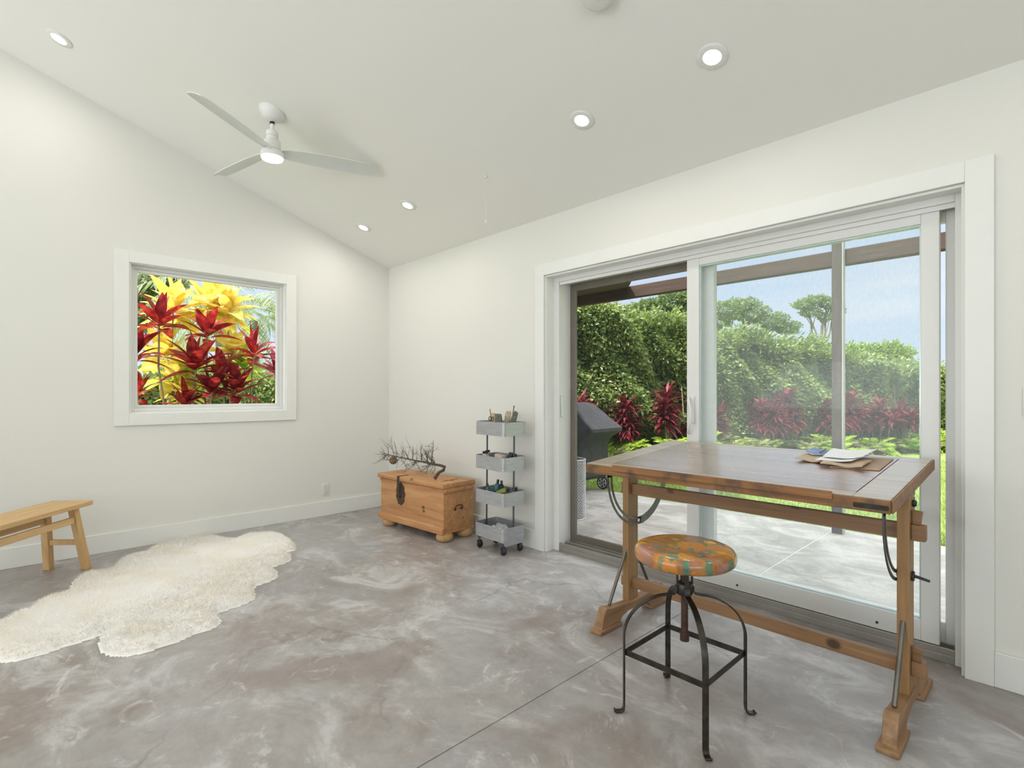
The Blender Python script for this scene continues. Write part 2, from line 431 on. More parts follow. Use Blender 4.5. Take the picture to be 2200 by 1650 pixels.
M['bushleaf'] = leaf('pale_bush_leaves', [(.14, .24, .05), (.26, .38, .09), (.42, .52, .15)], .35, scale=1)
M['fern'] = leaf('yellow_green_fronds', [(.17, .21, .07), (.30, .33, .12), (.46, .46, .20)], .4, scale=4)
M['crimson'] = leaf('crimson_leaves', [(.07, .012, .022), (.14, .015, .03), (.25, .03, .045), (.36, .12, .12)], .25, scale=5)
M['red'] = leaf('scarlet_leaves', [(.10, .008, .018), (.22, .012, .022), (.42, .03, .028), (.58, .10, .05)], .4, scale=6, fine=18)
M['magenta'] = leaf('magenta_leaves', [(.20, .008, .05), (.42, .03, .10), (.6, .12, .18)], .4, scale=6)
M['yellow'] = leaf('yellow_leaves', [(.45, .55, .10), (.78, .74, .16), (.85, .60, .14), (.86, .78, .30), (.90, .88, .50)], .5, scale=4.5, fine=16)
M['lime'] = leaf('lime_leaves', [(.22, .42, .03), (.40, .58, .07), (.7, .75, .15)], .45, scale=4)
M['stem'] = plain('pale_stem', (.34, .27, .18), .8, var=.3, scale=30)
M['trunk'] = plain('grey_trunk', (.20, .17, .13), .85, var=.3, scale=10)
m = N('lawn_grass'); f = m.noise(m.tc.outputs['Object'], 1.2, 5); g = m.noise(m.tc.outputs['Object'], 60, 4, .7)
m.set(m.ramp(m.mix(.6, f, g), [(.3, (.15, .22, .04)), (.5, (.26, .36, .08)), (.7, (.38, .46, .13))]), .8); m.bump(g, .6, .03); M['lawn'] = m.m
M['blade'] = leaf('grass_blades', [(.18, .27, .05), (.30, .41, .10), (.42, .52, .17)], .35, scale=.8)
for wk_, wt_ in (('hide', 0.0), ('wool', .15)):
  m = N('sheepskin_' + wk_); f = m.noise(m.map(), 5, 4, .6); m.set(m.ramp(f, [(.35, (.93, .87, .78)), (.6, (.96, .94, .90))]), .9)
  m.b.inputs['Sheen Weight'].default_value = .4
  tl = m.n('ShaderNodeBsdfTranslucent'); tl.inputs[0].default_value = (.95, .92, .86, 1)
  xw = m.n('ShaderNodeMixShader'); xw.inputs[0].default_value = wt_; m.l(m.b.outputs[0], xw.inputs[1]); m.l(tl.outputs[0], xw.inputs[2]); m.l(xw.outputs[0], m.out.inputs[0]); M[wk_] = m.m
# painted stool seat
m = N('painted_stool_seat'); P = m.map((1, 1, 1))
c = m.ramp(m.noise(m.map((3, 14, 14)), 4, 6, .6), [(.3, (.26, .10, .028)), (.6, (.40, .17, .05))])
a = m.ramp(m.noise(m.map((1, 1, .6), loc=(.31, .12, 0)), 6, 5, .6, .5), [(.47, 0.0), (.53, 1.0)]); c = m.mix(m.math('MULTIPLY', a, .9), c, (.62, .22, .015))
b = m.ramp(m.noise(m.map((1, 1, 1), loc=(.9, .4, 0)), 7, 4, .6, .6), [(.57, 0.0), (.62, 1.0)]); c = m.mix(b, c, (.80, .40, .01))
b = m.ramp(m.noise(m.map((1, 1, 1), loc=(.2, 2.4, 1)), 6, 5, .6, .8), [(.56, 0.0), (.62, .8)]); c = m.mix(b, c, (.36, .18, .16))
sx = m.n('ShaderNodeSeparateXYZ'); m.l(m.tc.outputs['Object'], sx.inputs[0])
side = m.ramp(m.math('ADD', m.math('MULTIPLY', sx.outputs[0], 1.6), .45), [(.28, 0.0), (.5, 1.0)])
gr = m.ramp(m.noise(m.map((1, 1, .10), loc=(3.3, 1.2, 0)), 15, 6, .6, 1.2), [(.53, 0.0), (.57, 1.0)])
c = m.mix(m.math('MULTIPLY', m.math('MULTIPLY', gr, side), .85), c, (.045, .20, .12))
b = m.ramp(m.noise(m.map((1, 1, 1), loc=(6, 2.4, 1)), 16, 3, .5), [(.66, 0.0), (.70, .9)]); c = m.mix(b, c, (.05, .07, .13))
m.set(c, .27); m.b.inputs['Coat Weight'].default_value = .6; m.b.inputs['Coat Roughness'].default_value = .12; M['seat'] = m.m
# perforated metal
M['pierced'] = plain('pierced_white_metal', (.62, .62, .61), .45, .3)
M['leaflet'] = plain('blue_printed_leaflet', (.16, .24, .42), .5, var=.5, scale=30)

# ================================================================ STRUCTURE
SLOPE = .338; WH = 2.487
def zc(y): return WH + SLOPE * min(-y, 8.0 + y) if y > -8 else WH
RX, BY, RIDGE = 8.0, -8.0, -4.0
WX0, WX1, WZ0, WZ1 = -2.23, -1.06, 1.021, 2.18        # small window hole in the left wall (y range, z range)
DX0, DX1, DZ1 = 2.236, 4.606, 2.053                   # sliding door hole in the far wall
T = .16
def st(o): o['kind'] = 'structure'; return o

# floor slab with the saw cut at x = 3.48
mb = MB(); mb.box((-.0, BY, -.12), (3.4772, .0, 0)); mb.box((3.4828, BY, -.12), (RX, 0, 0)); mb.box((3.4772, BY, -.12), (3.4828, 0, -.003)); mb.box((DX0, 0, -.12), (DX1, .30, 0.0))
st(mb.build('floor', M['floor']))
# left wall (gable) with window hole
mb = MB()
def gable(mb, x0, x1, holes):
    ys = sorted({BY, RIDGE, 0.0, *[h[0] for h in holes], *[h[1] for h in holes]})
    for a, b in zip(ys, ys[1:]):
        h = [q for q in holes if q[0] <= a + 1e-6 and q[1] >= b - 1e-6]
        segs = [(0, None)] if not h else [(0, h[0][2]), (h[0][3], None)]
        for z0, z1 in segs:
            za, zb = (zc(a) + .05, zc(b) + .05) if z1 is None else (z1, z1)
            vs = [(x0, a, z0), (x1, a, z0), (x1, b, z0), (x0, b, z0), (x0, a, za), (x1, a, za), (x1, b, zb), (x0, b, zb)]
            mb._add([Vector(v) for v in vs], ((0,3,2,1),(4,5,6,7),(0,1,5,4),(1,2,6,5),(2,3,7,6),(3,0,4,7)))
gable(mb, -T, 0, [(WX0, WX1, WZ0, WZ1)])
st(mb.build('wall_left', M['wall']))
mb = MB(); gable(mb, RX, RX + T, [(-6.4, -2.8, .4, 2.3)]); st(mb.build('wall_right', M['wall']))
mb = MB(); mb.box((-T, 0, -.12), (DX0, T, WH + .03)); mb.box((DX1, 0, -.12), (RX + T, T, WH + .03)); mb.box((DX0, 0, DZ1), (DX1, T, WH + .03)); st(mb.build('wall_back', M['wall']))
mb = MB(); mb.box((-T, BY - T, 0), (.8, BY, WH + .03)); mb.box((6.4, BY - T, 0), (RX + T, BY, WH + .03)); mb.box((.8, BY - T, 0), (6.4, BY, .4)); mb.box((.8, BY - T, 2.3), (6.4, BY, WH + .03)); st(mb.build('wall_front', M['wall']))
# vaulted ceiling
mb = MB()
def slab(mb, x0, x1, ya, za, yb, zb, th):
    vs = [(x0, ya, za), (x1, ya, za), (x1, yb, zb), (x0, yb, zb)]
    mb._add([Vector(v) for v in vs] + [Vector((v[0], v[1], v[2] + th)) for v in vs], ((0,3,2,1),(4,5,6,7),(0,1,5,4),(1,2,6,5),(2,3,7,6),(3,0,4,7)))
slab(mb, -T, RX + T, 0, WH, RIDGE, zc(RIDGE), .12); slab(mb, -T, RX + T, RIDGE, zc(RIDGE), BY, WH, .12)
st(mb.build('ceiling', M['ceil']))
# roof above, overhanging as the eave seen through the door
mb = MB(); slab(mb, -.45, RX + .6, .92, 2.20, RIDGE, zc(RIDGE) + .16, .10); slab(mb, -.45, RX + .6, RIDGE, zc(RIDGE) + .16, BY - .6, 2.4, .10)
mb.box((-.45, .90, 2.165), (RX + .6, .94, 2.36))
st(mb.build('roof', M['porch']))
# baseboards
mb = MB(); mb.box((0, BY, 0), (.018, 0, .14)); st(mb.build('baseboard_left', M['trim'], bevel=.003))
mb = MB(); mb.box((.018, -.018, 0), (2.143, 0, .14)); mb.box((4.696, -.018, 0), (RX, 0, .14)); st(mb.build('baseboard_back', M['trim'], bevel=.003))
# contraction joint is cut in the slab; a pale one runs on outside
# window 1
w = st(bpy.data.objects.new('window_1', None)); COL.objects.link(w); MW[w.name] = Matrix.Identity(4)
def frame_x(mb, x0, x1, y0, y1, z0, z1, wd, wtop=None, wbot=None):
    wt = wtop or wd; wb = wbot or wd
    mb.box((x0, y0, z0), (x1, y0 + wd, z1)); mb.box((x0, y1 - wd, z0), (x1, y1, z1))
    mb.box((x0, y0 + wd, z1 - wt), (x1, y1 - wd, z1)); mb.box((x0, y0 + wd, z0), (x1, y1 - wd, z0 + wb))
def frame_y(mb, y0, y1, x0, x1, z0, z1, wd, wtop=None, wbot=None, wr=None):
    wt = wtop if wtop is not None else wd; wb = wbot if wbot is not None else wd; wr = wr or wd
    mb.box((x0, y0, z0), (x0 + wd, y1, z1)); mb.box((x1 - wr, y0, z0), (x1, y1, z1))
    if wt: mb.box((x0 + wd, y0, z1 - wt), (x1 - wr, y1, z1))
    if wb: mb.box((x0 + wd, y0, z0), (x1 - wr, y1, z0 + wb))
mb = MB(); frame_x(mb, 0, .018, -2.321, -.975, .932, 2.262, .090); mb.build('casing', M['trim'], w, bevel=.002)
mb = MB(); frame_x(mb, -T, .0, WX0 + .001, WX1 - .001, WZ0 + .001, WZ1 - .001, .012); mb.build('jamb_lining', M['trim'], w)
mb = MB(); frame_x(mb, -.115, -.055, -2.217, -1.073, 1.034, 2.167, .026); mb.build('window_frame', M['vinyl'], w, bevel=.003)
mb = MB(); frame_x(mb, -.105, -.070, -2.191, -1.099, 1.060, 2.141, .024); mb.build('sash', M['vinyl'], w, bevel=.003)
mb = MB(); mb.box((-.090, -2.168, 1.083), (-.086, -1.122, 2.118)); mb.build('pane', M['glass'], w)
# sliding door
d = st(bpy.data.objects.new('door_1', None)); COL.objects.link(d); MW[d.name] = Matrix.Identity(4)
mb = MB(); mb.box((2.146, -.020, 0), (2.236, 0, DZ1 + .088)); mb.box((4.606, -.020, 0), (4.696, 0, DZ1 + .088)); mb.box((2.236, -.020, DZ1), (4.606, 0, DZ1 + .088)); mb.build('casing', M['trim'], d, bevel=.002)
mb = MB(); mb.box((DX0 + .001, 0.0, 0), (DX0 + .012, .08, DZ1 - .001)); mb.box((DX1 - .012, 0.0, 0), (DX1 - .001, .08, DZ1 - .001)); mb.box((DX0 + .012, 0.0, DZ1 - .013), (DX1 - .012, .08, DZ1 - .001)); mb.build('jamb_lining', M['trim'], d)
mb = MB(); mb.box((DX0 + .001, .08, 0), (2.300, .24, DZ1 - .001)); mb.box((4.565, .08, 0), (DX1 - .001, .24, DZ1 - .001)); mb.box((2.300, .08, 2.008), (4.565, .24, DZ1 - .001))
mb.box((2.300, .088, 1.985), (4.565, .094, 2.008)); mb.build('door_frame', M['vinyl'], d, bevel=.002)
mb = MB(); mb.box((2.300, .082, 0.0), (4.565, .26, .034)); mb.box((2.300, .084, .034), (4.565, .094, .062)); mb.box((2.300, .150, .034), (4.565, .158, .062)); mb.box((2.300, .205, .034), (4.565, .213, .058)); mb.build('threshold', M['sill'], d, bevel=.002)
# inner sliding leaf
mb = MB(); frame_y(mb, .097, .137, 3.314, 4.511, .062, 2.004, .078, .062, .096, .066); s1 = mb.build('sliding_leaf', M['vinyl'], d, bevel=.003)
mb = MB(); mb.box((3.392, .114, .158), (4.445, .120, 1.942)); mb.build('pane', M['dusty'], s1)
mb = MB(); frame_y(mb, .108, .126, 3.388, 4.449, .154, 1.946, .010); mb.build('glazing_bead', M['glassedge'], s1)
mb = MB(); mb.box((3.340, .089, 1.00), (3.366, .097, 1.16)); mb.build('latch_plate', M['vinyl'], s1, bevel=.002)
hp = [(3.330, .092, .935), (3.345, .060, .955), (3.362, .046, 1.00), (3.366, .044, 1.05), (3.360, .048, 1.095), (3.344, .062, 1.135), (3.332, .092, 1.15)]
mb = MB(); mb.tube(hp, .008, 10); mb.build('pull_handle', M['vinyl'], s1, smooth=60)
# fixed outer leaf
mb = MB(); frame_y(mb, .160, .200, 3.372, 4.580, .058, 2.008, .082, .06, .09, .056); s2 = mb.build('fixed_leaf', M['vinyl'], d, bevel=.003)
mb = MB(); mb.box((3.454, .178, .148), (4.524, .182, 1.948)); mb.build('pane', M['glass'], s2)
# screen leaf on the left
mb = MB(); frame_y(mb, .212, .232, 2.300, 3.440, .050, 2.004, .052, .052, .060); s3 = mb.build('screen_leaf', M['taupe'], d, bevel=.002)
mb = MB(); mb.box((2.352, .221, .11), (3.388, .223, 1.952)); mb.build('screen_mesh', M['screen'], s3)
mb = MB(); mb.box((2.300, .098, 1.00), (2.312, .118, 1.16)); mb.build('strike_plate', M['alu'], d, bevel=.001)
for xx in (3.62, 4.28):
    mb = MB(); mb.lathe([(.006, 0), (.006, .002)], (0, 0, 0), 12, Matrix.Rotation(R_(90), 4, 'X')); bmesh.ops.translate(mb.bm, verts=mb.bm.verts[:], vec=(xx, .0965, .092)); mb.build('screw_hole', M['dark_slot'], s1)

# patio, lawn, porch
mb = MB(); mb.box((-6, .26, -.20), (3.470, 2.53, -.05)); mb.box((3.482, .26, -.20), (12, 2.53, -.05)); mb.box((-6, T + .001, -.2), (12, .262, -.05)); st(mb.build('patio', M['patio']))
mb = MB(); mb.box((3.470, .262, -.15), (3.482, 2.53, -.052)); st(mb.build('trim_1', M['lightgroove']))
mb = MB(); mb.box((-30, 2.53, -.3), (60, 60, -.10)); mb.box((-30, -20, -.3), (-T - .6, 2.53, -.21))
st(mb.build('ground', M['lawn']))
YB = 2.40
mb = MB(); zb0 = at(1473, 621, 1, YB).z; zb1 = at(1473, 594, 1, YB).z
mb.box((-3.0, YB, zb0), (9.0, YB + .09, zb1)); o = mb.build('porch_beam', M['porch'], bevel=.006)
tag(o, 'long dark brown timber beam carried by the porch posts outside the glass door', 'beam')
# porch soffit left of the diagonal edge, and its hip board
e1 = at(1359, 593, 1, .93); e2 = at(1318, 614, 1, YB); e2.z = max(e2.z, zb1 + .005)
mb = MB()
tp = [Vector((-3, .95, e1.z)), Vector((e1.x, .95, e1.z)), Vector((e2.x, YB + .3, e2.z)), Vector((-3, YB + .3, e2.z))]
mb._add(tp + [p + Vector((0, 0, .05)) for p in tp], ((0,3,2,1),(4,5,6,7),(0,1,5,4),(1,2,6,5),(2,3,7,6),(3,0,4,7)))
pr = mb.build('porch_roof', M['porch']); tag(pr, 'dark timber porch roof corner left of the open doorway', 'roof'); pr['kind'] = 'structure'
xl0 = at(1222, 700, 1, YB - .02).x; xl1 = at(1240, 700, 1, YB - .02).x
def porch_post(x0, x1, top, label):
    t = thing('porch_post', label, 'post', ((x0 + x1) / 2, YB + .03, -.05), group=None)
    mb = MB(); mb.box((x0, YB - .07, -.05), (x1, YB - .004, top)); mb.build('timber', M['postz'], t, bevel=.004)
    mb = MB(); mb.box((x1 + .0005, YB - .068, -.048), (x1 + .010, YB - .006, top - .02)); mb.build('sunlit_edge', M['whitepost'], t, label='sunlit post edge put in as a pale strip')  # thin pale strip imitates the sunlit side face of the post
    return t
p1 = porch_post(xl0, xl1 - .05, zb0 + .1, 'brown timber porch post with sunlit edge behind the covered grill')
xc0 = at(1790, 700, 1, YB - .02).x; xc1 = at(1812, 700, 1, YB - .02).x
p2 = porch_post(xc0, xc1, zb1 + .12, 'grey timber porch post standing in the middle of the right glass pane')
mb = MB(); mb.tube([(xl1 - .035, YB - .03, -.05), (xl1 - .035, YB - .03, zb0)], .028, 12); mb.build('downpipe', M['whitepost'], p1, smooth=60)

# ================================================================ INTERIOR FITTINGS
n_ceil = Vector((0, SLOPE, 1)).normalized()                 # ceiling rises towards -y: its normal
def ceil_pt(x, y, off=0): return Vector((x, y, zc(y))) - n_ceil * off
rotc = Matrix.Rotation(-math.atan(SLOPE), 4, 'X')
dl = [(3.803, -.598), (3.058, -.595), (1.281, -.584), (.531, -.573), (.583, -2.658)]
dl_lab = ['recessed ceiling downlight, the nearest and brightest, above the drafting table',
          'recessed ceiling downlight, second nearest, above the left end of the sliding door',
          'recessed ceiling downlight above the wooden chest, nearer of the small pair',
          'recessed ceiling downlight closest to the far room corner',
          'recessed downlight high up at the left, on the other side of the ceiling fan']
extra = [(2.9, -2.66), (5.2, -2.66), (5.4, -.6), (5.4, -5.4), (2.9, -5.4), (.6, -5.4)]
first = None
for i, (x, y) in enumerate(dl + extra):
    lp = ceil_pt(x, y, .004) if y > RIDGE else Vector((x, y, zc(y) - .004))
    sgn = -1 if y > RIDGE else 1
    rot = (sgn * math.atan(SLOPE), 0, 0)
    if i < 5:
        t = thing('recessed_downlight', dl_lab[i], 'ceiling light', tuple(lp), rot, 'recessed ceiling downlights')
        mb = MB(); mb.lathe([(.040, .0035), (.040, -.004), (.062, -.004), (.066, -.001), (.066, .0035)], seg=32, caps=False); mb.build('trim_ring', M['fanw'], t, local=True, smooth=40)
        mb = MB(); mb.lathe([(0, -.0025), (.0395, -.0025), (.0395, .003), (0, .003)], seg=32); mb.build('lens', M['lamp'], t, local=True)
    ll = light('downlight_lamp', 'AREA', tuple(lp - Vector((0, -SLOPE * .02 * sgn * -1, .02))), LAMP_POWER, (1, .955, .89), shape='DISK', size=.10)
    ll.rotation_euler = rot

# ceiling fan
FX, FY = 1.288, -1.628
t = thing('ceiling_fan', 'white three-blade ceiling fan with a lit round lamp, hanging from the sloped ceiling', 'ceiling fan', (FX, FY, 2.70), (0, 0, 0))
cc = ceil_pt(FX, FY, .001)
mb = MB(); mb.lathe([(0, 0), (.082, 0), (.080, -.014), (.060, -.040), (.034, -.058), (.022, -.062), (0, -.062)], cc, 36, Matrix.Rotation(-math.atan(SLOPE), 4, 'X')); cp_ = mb.build('canopy', M['fanw'], t, smooth=40)
zt = cc.z
mb = MB(); mb.tube([(FX, FY, 2.90), (FX, FY, zt - .03)], .0125, 16); mb.build('downrod', M['fanw'], t, smooth=60)
mb = MB(); mb.tube([(FX, FY, zt - .082), (FX, FY, zt - .068)], .0155, 16); mb.build('rod_collar', M['iron'], cp_, smooth=60)
mb = MB(); mb.lathe([(0, 2.912), (.026, 2.912), (.037, 2.904), (.038, 2.872), (.034, 2.870), (.034, 2.865), (.038, 2.863), (.039, 2.848), (.052, 2.838), (.054, 2.785), (.050, 2.779), (0, 2.779)], (FX, FY, 0), 36); mb.build('motor_housing', M['fanw'], t, smooth=35)
mb = MB(); mb.lathe([(0, 2.775), (.064, 2.775), (.070, 2.768), (.072, 2.748), (.070, 2.732), (.0, 2.732)], (FX, FY, 0), 36); mb.build('light_housing', M['fanw'], t, smooth=35)
mb = MB(); mb.lathe([(0, 2.7315), (.066, 2.7315), (.064, 2.722), (.045, 2.716), (0, 2.714)], (FX, FY, 0), 36); mb.build('lamp_diffuser', M['lamp'], t, smooth=60)
for a0 in (-54.0, 72.0, -168.5):
    a = R_(a0); u = Vector((math.cos(a), math.sin(a), 0)); v = Vector((-math.sin(a), math.cos(a), 0))
    rows = []; stn = [(.055, .030), (.10, .046), (.2, .056), (.35, .062), (.5, .062), (.62, .058), (.665, .050), (.675, .040)]
    G = []
    for r, hw in stn:
        row = []
        for k in range(5):
            s_ = -1 + k * .5
            z = 2.775 + s_ * hw * -.30 + .006 * (1 - s_ * s_) + .004 * math.sin(r * 4)
            row.append(Vector((FX, FY, z)) + u * r + v * (s_ * hw + .008))
        G.append(row)
    mb = MB(); mb.sheet(G, .006); mb.build('blade', M['fanb'], t, smooth=40)
light('fan_lamp', 'AREA', (FX, FY, 2.705), FAN_POWER, (1, .96, .90), shape='DISK', size=.13)

# smoke detector
lp = ceil_pt(3.545, -1.10, .001)
t = thing('smoke_detector', 'round white smoke detector on the ceiling, cut off by the top edge', 'smoke detector', tuple(lp), (-math.atan(SLOPE), 0, 0))
mb = MB(); mb.lathe([(0, 0), (.078, 0), (.078, -.012), (.070, -.020), (.062, -.036), (.05, -.042), (0, -.043)], seg=36); mb.build('housing', M['plate'], t, local=True, smooth=40)
mb = MB(); mb.lathe([(0, -.0435), (.012, -.0435), (.011, -.046), (0, -.046)], seg=16); mb.build('test_button', M['plate'], t, local=True)
# pull cord
cp = ceil_pt(2.169, -.526, 0); zb = at(1043, 476, 1, -.526).z
t = thing('pull_cord', 'thin white pull cord dangling from the sloped ceiling', 'cord', tuple(cp))
mb = MB(); mb.lathe([(0, 0), (.010, 0), (.009, -.012), (0, -.013)], tuple(cp - Vector((0, 0, 0))), 16); mb.build('ceiling_hook', M['plate'], t, smooth=40)
mb = MB(); mb.tube([cp - Vector((0, 0, .01)), Vector((cp.x + .002, cp.y, (cp.z + zb) / 2)), Vector((cp.x, cp.y, zb))], .0012, 6); mb.build('cord', M['plate'], t)
mb = MB(); mb.lathe([(0, .012), (.004, .010), (.006, -.004), (.004, -.012), (0, -.013)], (cp.x, cp.y, zb), 12); mb.build('bead', M['plate'], t, smooth=60)
# wall outlet
t = thing('wall_outlet', 'white duplex power outlet low on the window wall', 'outlet', (0, -.697, .255))
mb = MB(); mb.bbox((.0, -.734, .195), (.007, -.660, .312), .003); mb.build('cover_plate', M['plate'], t, smooth=40)
for zz in (.228, .279):
    mb = MB(); mb.bbox((.007, -.714, zz - .017), (.010, -.680, zz + .017), .004); soc = mb.build('socket', M['plate'], t, smooth=40)
    for yy in (-.704, -.690):
        mb = MB(); mb.box((.0098, yy - .0012, zz - .006), (.0103, yy + .0012, zz + .006)); mb.build('slot', M['dark_slot'], soc)
t = thing('light_switch', 'white light switch plate at the right edge beside the door casing', 'light switch', (4.815, 0, 1.15))
mb = MB(); mb.bbox((4.777, -.007, 1.088), (4.853, 0, 1.205), .003); mb.build('cover_plate', M['plate'], t, smooth=40)
mb = MB(); mb.box((4.798, -.0105, 1.115), (4.832, -.007, 1.180)); mb.build('rocker', M['plate'], t)

# ================================================================ DRAFTING TABLE
TB = thing('drafting_table', 'rustic wooden drafting table with iron arcs standing before the sliding door', 'table', (3.9, -.49, 0))
TS = (.900 - .840) / .80
def tz(y): return .840 + (y + .85) * TS
tx0, tx1, ty0, ty1 = 3.293, 4.506, -.85, -.05
tm = Matrix(((1, 0, 0, 0), (0, 1, 0, ty0), (0, TS, 1, .840), (0, 0, 0, 1)))         # (x, y from front, z) -> world, sheared to the slope
th = math.atan(TS); tm = Matrix.Translation((0, ty0, .840)) @ Matrix.Rotation(th, 4, 'X')
TD = .80 / math.cos(th)
bw = .105
mb = MB()                                          # border boards
mb.box((tx0, 0, -.042), (tx0 + bw, TD, 0), tm); mb.box((tx1 - bw, 0, -.042), (tx1, TD, 0), tm)
mb.box((tx0 + bw, 0, -.042), (tx1 - bw, .055, 0), tm); mb.box((tx0 + bw, TD - .055, -.042), (tx1 - bw, TD, 0), tm)
top = mb.build('tabletop', M['frame_wood'], TB, bevel=.002)
mb = MB(); mb.box((tx0 + bw + .003, .058, -.036), (tx1 - bw - .003, TD - .058, -.0006), tm); mb.build('inlay_board', M['acacia'], top)
mb = MB(); mb.box((tx0 - .001, -.012, -.045), (tx1 + .001, -.0005, -.002), tm); mb.build('front_edge', M['edge'], top, bevel=.003)
mb = MB(); mb.box((tx1 + .0005, -.002, -.045), (tx1 + .007, TD, -.002), tm); mb.build('side_edge', M['edge'], top, bevel=.002)
xa = at(1320, 996, 1, ty0).x; xb = at(1791, 1050, 1, ty0).x
mb = MB(); mb.box((xa, -.020, -.020), (xb, -.0125, .010), tm); mb.build('pencil_ledge', M['edge'], top, bevel=.003)
mb = MB(); mb.box((tx1 - .10, -.0145, -.034), (tx1 - .004, -.012, -.018), tm); mb.build('iron_corner_strap', M['iron'], top, bevel=.001)
py0, py1 = -.535, -.445
for nm, x0, x1 in (('l', 3.283, 3.320), ('r', 4.466, 4.503)):
    mb = MB(); mb.box((x0, py0, .088), (x1, py1, tz(py0) - .045)); mb.build('post', M['post'], TB, bevel=.003)
for z0, z1 in ((.645, .702), (.152, .206)):
    mb = MB(); mb.box((3.3205, -.505, z0), (4.4655, -.475, z1)); sm = mb.build('stretcher', M['beam'], TB, bevel=.002)
    for xs, xe in ((3.255, 3.2825), (4.5035, 4.546)):
        mb = MB(); mb.box((xs, -.508, z0), (xe, -.472, z1)); mb.build('tenon', M['beam'], sm, bevel=.003)
    for xw, dx in ((4.512, .014), ):
        mb = MB(); mb.prism([(xw - .006, z1 + .0005), (xw + .018, z1 + .0005), (xw + .024, z1 + .048), (xw - .006, z1 + .052)], lambda p: Vector((p[0], -.500, p[1])), lambda p: Vector((p[0], -.480, p[1]))); mb.build('wedge', M['beam'], sm, bevel=.002)
prof = [(-.806, 0), (-.806, .012), (-.796, .020), (-.786, .026), (-.782, .050), (-.768, .085), (-.752, .112), (-.742, .116), (-.700, .105), (-.560, .092),
        (-.420, .092), (-.280, .105), (-.238, .116), (-.228, .112), (-.212, .085), (-.198, .050), (-.194, .026), (-.184, .020), (-.174, .012), (-.174, 0),
        (-.334, 0), (-.345, .014), (-.372, .040), (-.420, .052), (-.560, .052), (-.608, .040), (-.635, .014), (-.646, 0)]
for x0, x1 in ((3.279, 3.349), (4.455, 4.523)):
    mb = MB(); mb.prism(prof, lambda p: Vector((x0 + .012, p[0], p[1])), lambda p: Vector((x1 - .012, p[0], p[1])))
    ft = mb.build('foot', M['footw'], TB, bevel=.003)
    for a, b in ((-.812, -.630), (-.350, -.168)):
        mb = MB(); mb.bbox((x0, a, 0), (x1, b, .022), .006); mb.build('foot_pad', M['footw'], ft, smooth=40)
for xx in (3.301, 4.485):                           # diagonal steel rods
    for s_ in (-1, 1):
        ya = -.49 + s_ * .046; yb = -.49 + s_ * .190
        mb = MB(); mb.tube([(xx, ya - s_ * .006, .352), (xx, yb, .105)], .0085, 14); mb.build('brace_rod', M['steelrod'], TB, smooth=60)
def arc(xp, side):
    c = Vector((xp, -.445, .765)); ro, ri = .285, .245
    mb = MB()
    def bar(r0, r1, a0, a1, n=28):
        rows = []
        for k in range(n + 1):
            a = R_(a0 + (a1 - a0) * k / n); dv = Vector((0, math.cos(a), math.sin(a)))
            rows.append([c + dv * r0 + Vector((-.002, 0, 0)), c + dv * r1 + Vector((-.002, 0, 0)), c + dv * r1 + Vector((.002, 0, 0)), c + dv * r0 + Vector((.002, 0, 0))])
        mb.ring(rows)
    bar(.273, ro, 179, 277); bar(ri, .257, 179, 277); bar(ri, ro, 277, 357); bar(ri, ro, 176, 181)
    mb.box((xp - .002, -.73, .757), (xp + .002, -.69, tz(-.71) - .043)); mb.box((xp - .002, -.20, .757), (xp + .002, -.16, tz(-.2) - .043))
    o = mb.build('iron_arc', M['irongrey'], TB)
    mb = MB(); mb.tube([(xp - side * -.004, -.43, .500), (xp + side * .012, -.43, .500)], .017, 20); mb.build('clamp_knob', M['irongrey'], o, smooth=50)
    return o
arc(3.326, 1); a2 = arc(4.461, -1)
mb = MB(); mb.tube([(4.5035, -.49, .512), (4.511, -.49, .512)], .018, 20); wn_ = mb.build('hand_wheel', M['blackpl'], TB, smooth=50)
mb = MB(); mb.tube([(4.511, -.49, .512), (4.522, -.49, .511), (4.556, -.492, .505)], [.006, .0055, .0045], 10); mb.build('clamp_lever', M['blackpl'], wn_, smooth=60)
mb = MB(); mb.lathe([(.012, 0), (.014, .006), (.010, .012), (0, .014)], (0, 0, 0), 16, Matrix.Rotation(R_(90), 4, 'Y')); bmesh.ops.translate(mb.bm, verts=mb.bm.verts[:], vec=(4.503, -.475, .775)); mb.build('pivot_knob', M['blackpl'], TB, smooth=60)

# papers on the table
def tpt(px, py, off=0):
    """point of the tabletop plane"""
    r = ray(px, py); n = Vector((0, -TS, 1)); p0 = Vector((0, ty0, .840 + off)); t_ = (p0 - CAM).dot(n) / r.dot(n)
    return CAM + r * t_
def paper(name, label, cat, quad, mat, off, th, curl=(0, 0), group=None, n=9, wav=.0):
    q = [tpt(*p) for p in quad]; G = []
    for i in range(n):
        a = i / (n - 1); row = []
        for j in range(n):
            b = j / (n - 1)
            p = q[0] * (1 - a) * (1 - b) + q[1] * a * (1 - b) + q[2] * a * b + q[3] * (1 - a) * b
            z = off + curl[0] * a ** 3 + curl[1] * (1 - a) ** 3 + wav * math.sin(a * 7 + b * 3) * .5
            row.append(p + Vector((0, 0, z)))
        G.append(row)
    mb = MB(); mb.sheet(G, th); o = mb.build(name, mat, smooth=30); tag(o, label, cat, group); return o
paper('kraft_board', 'flat brown kraft board lying under the papers on the table', 'paper', [(1782, 1004), (1889, 1012), (1920, 987), (1838, 983)], M['kraft'], .003, .002)
paper('kraft_envelope', 'crumpled brown envelope under the white sheets on the drafting table', 'envelope', [(1762, 1001), (1852, 1010), (1872, 996), (1790, 990)], M['kraftlt'], .012, .006, (.004, .004), wav=.006)
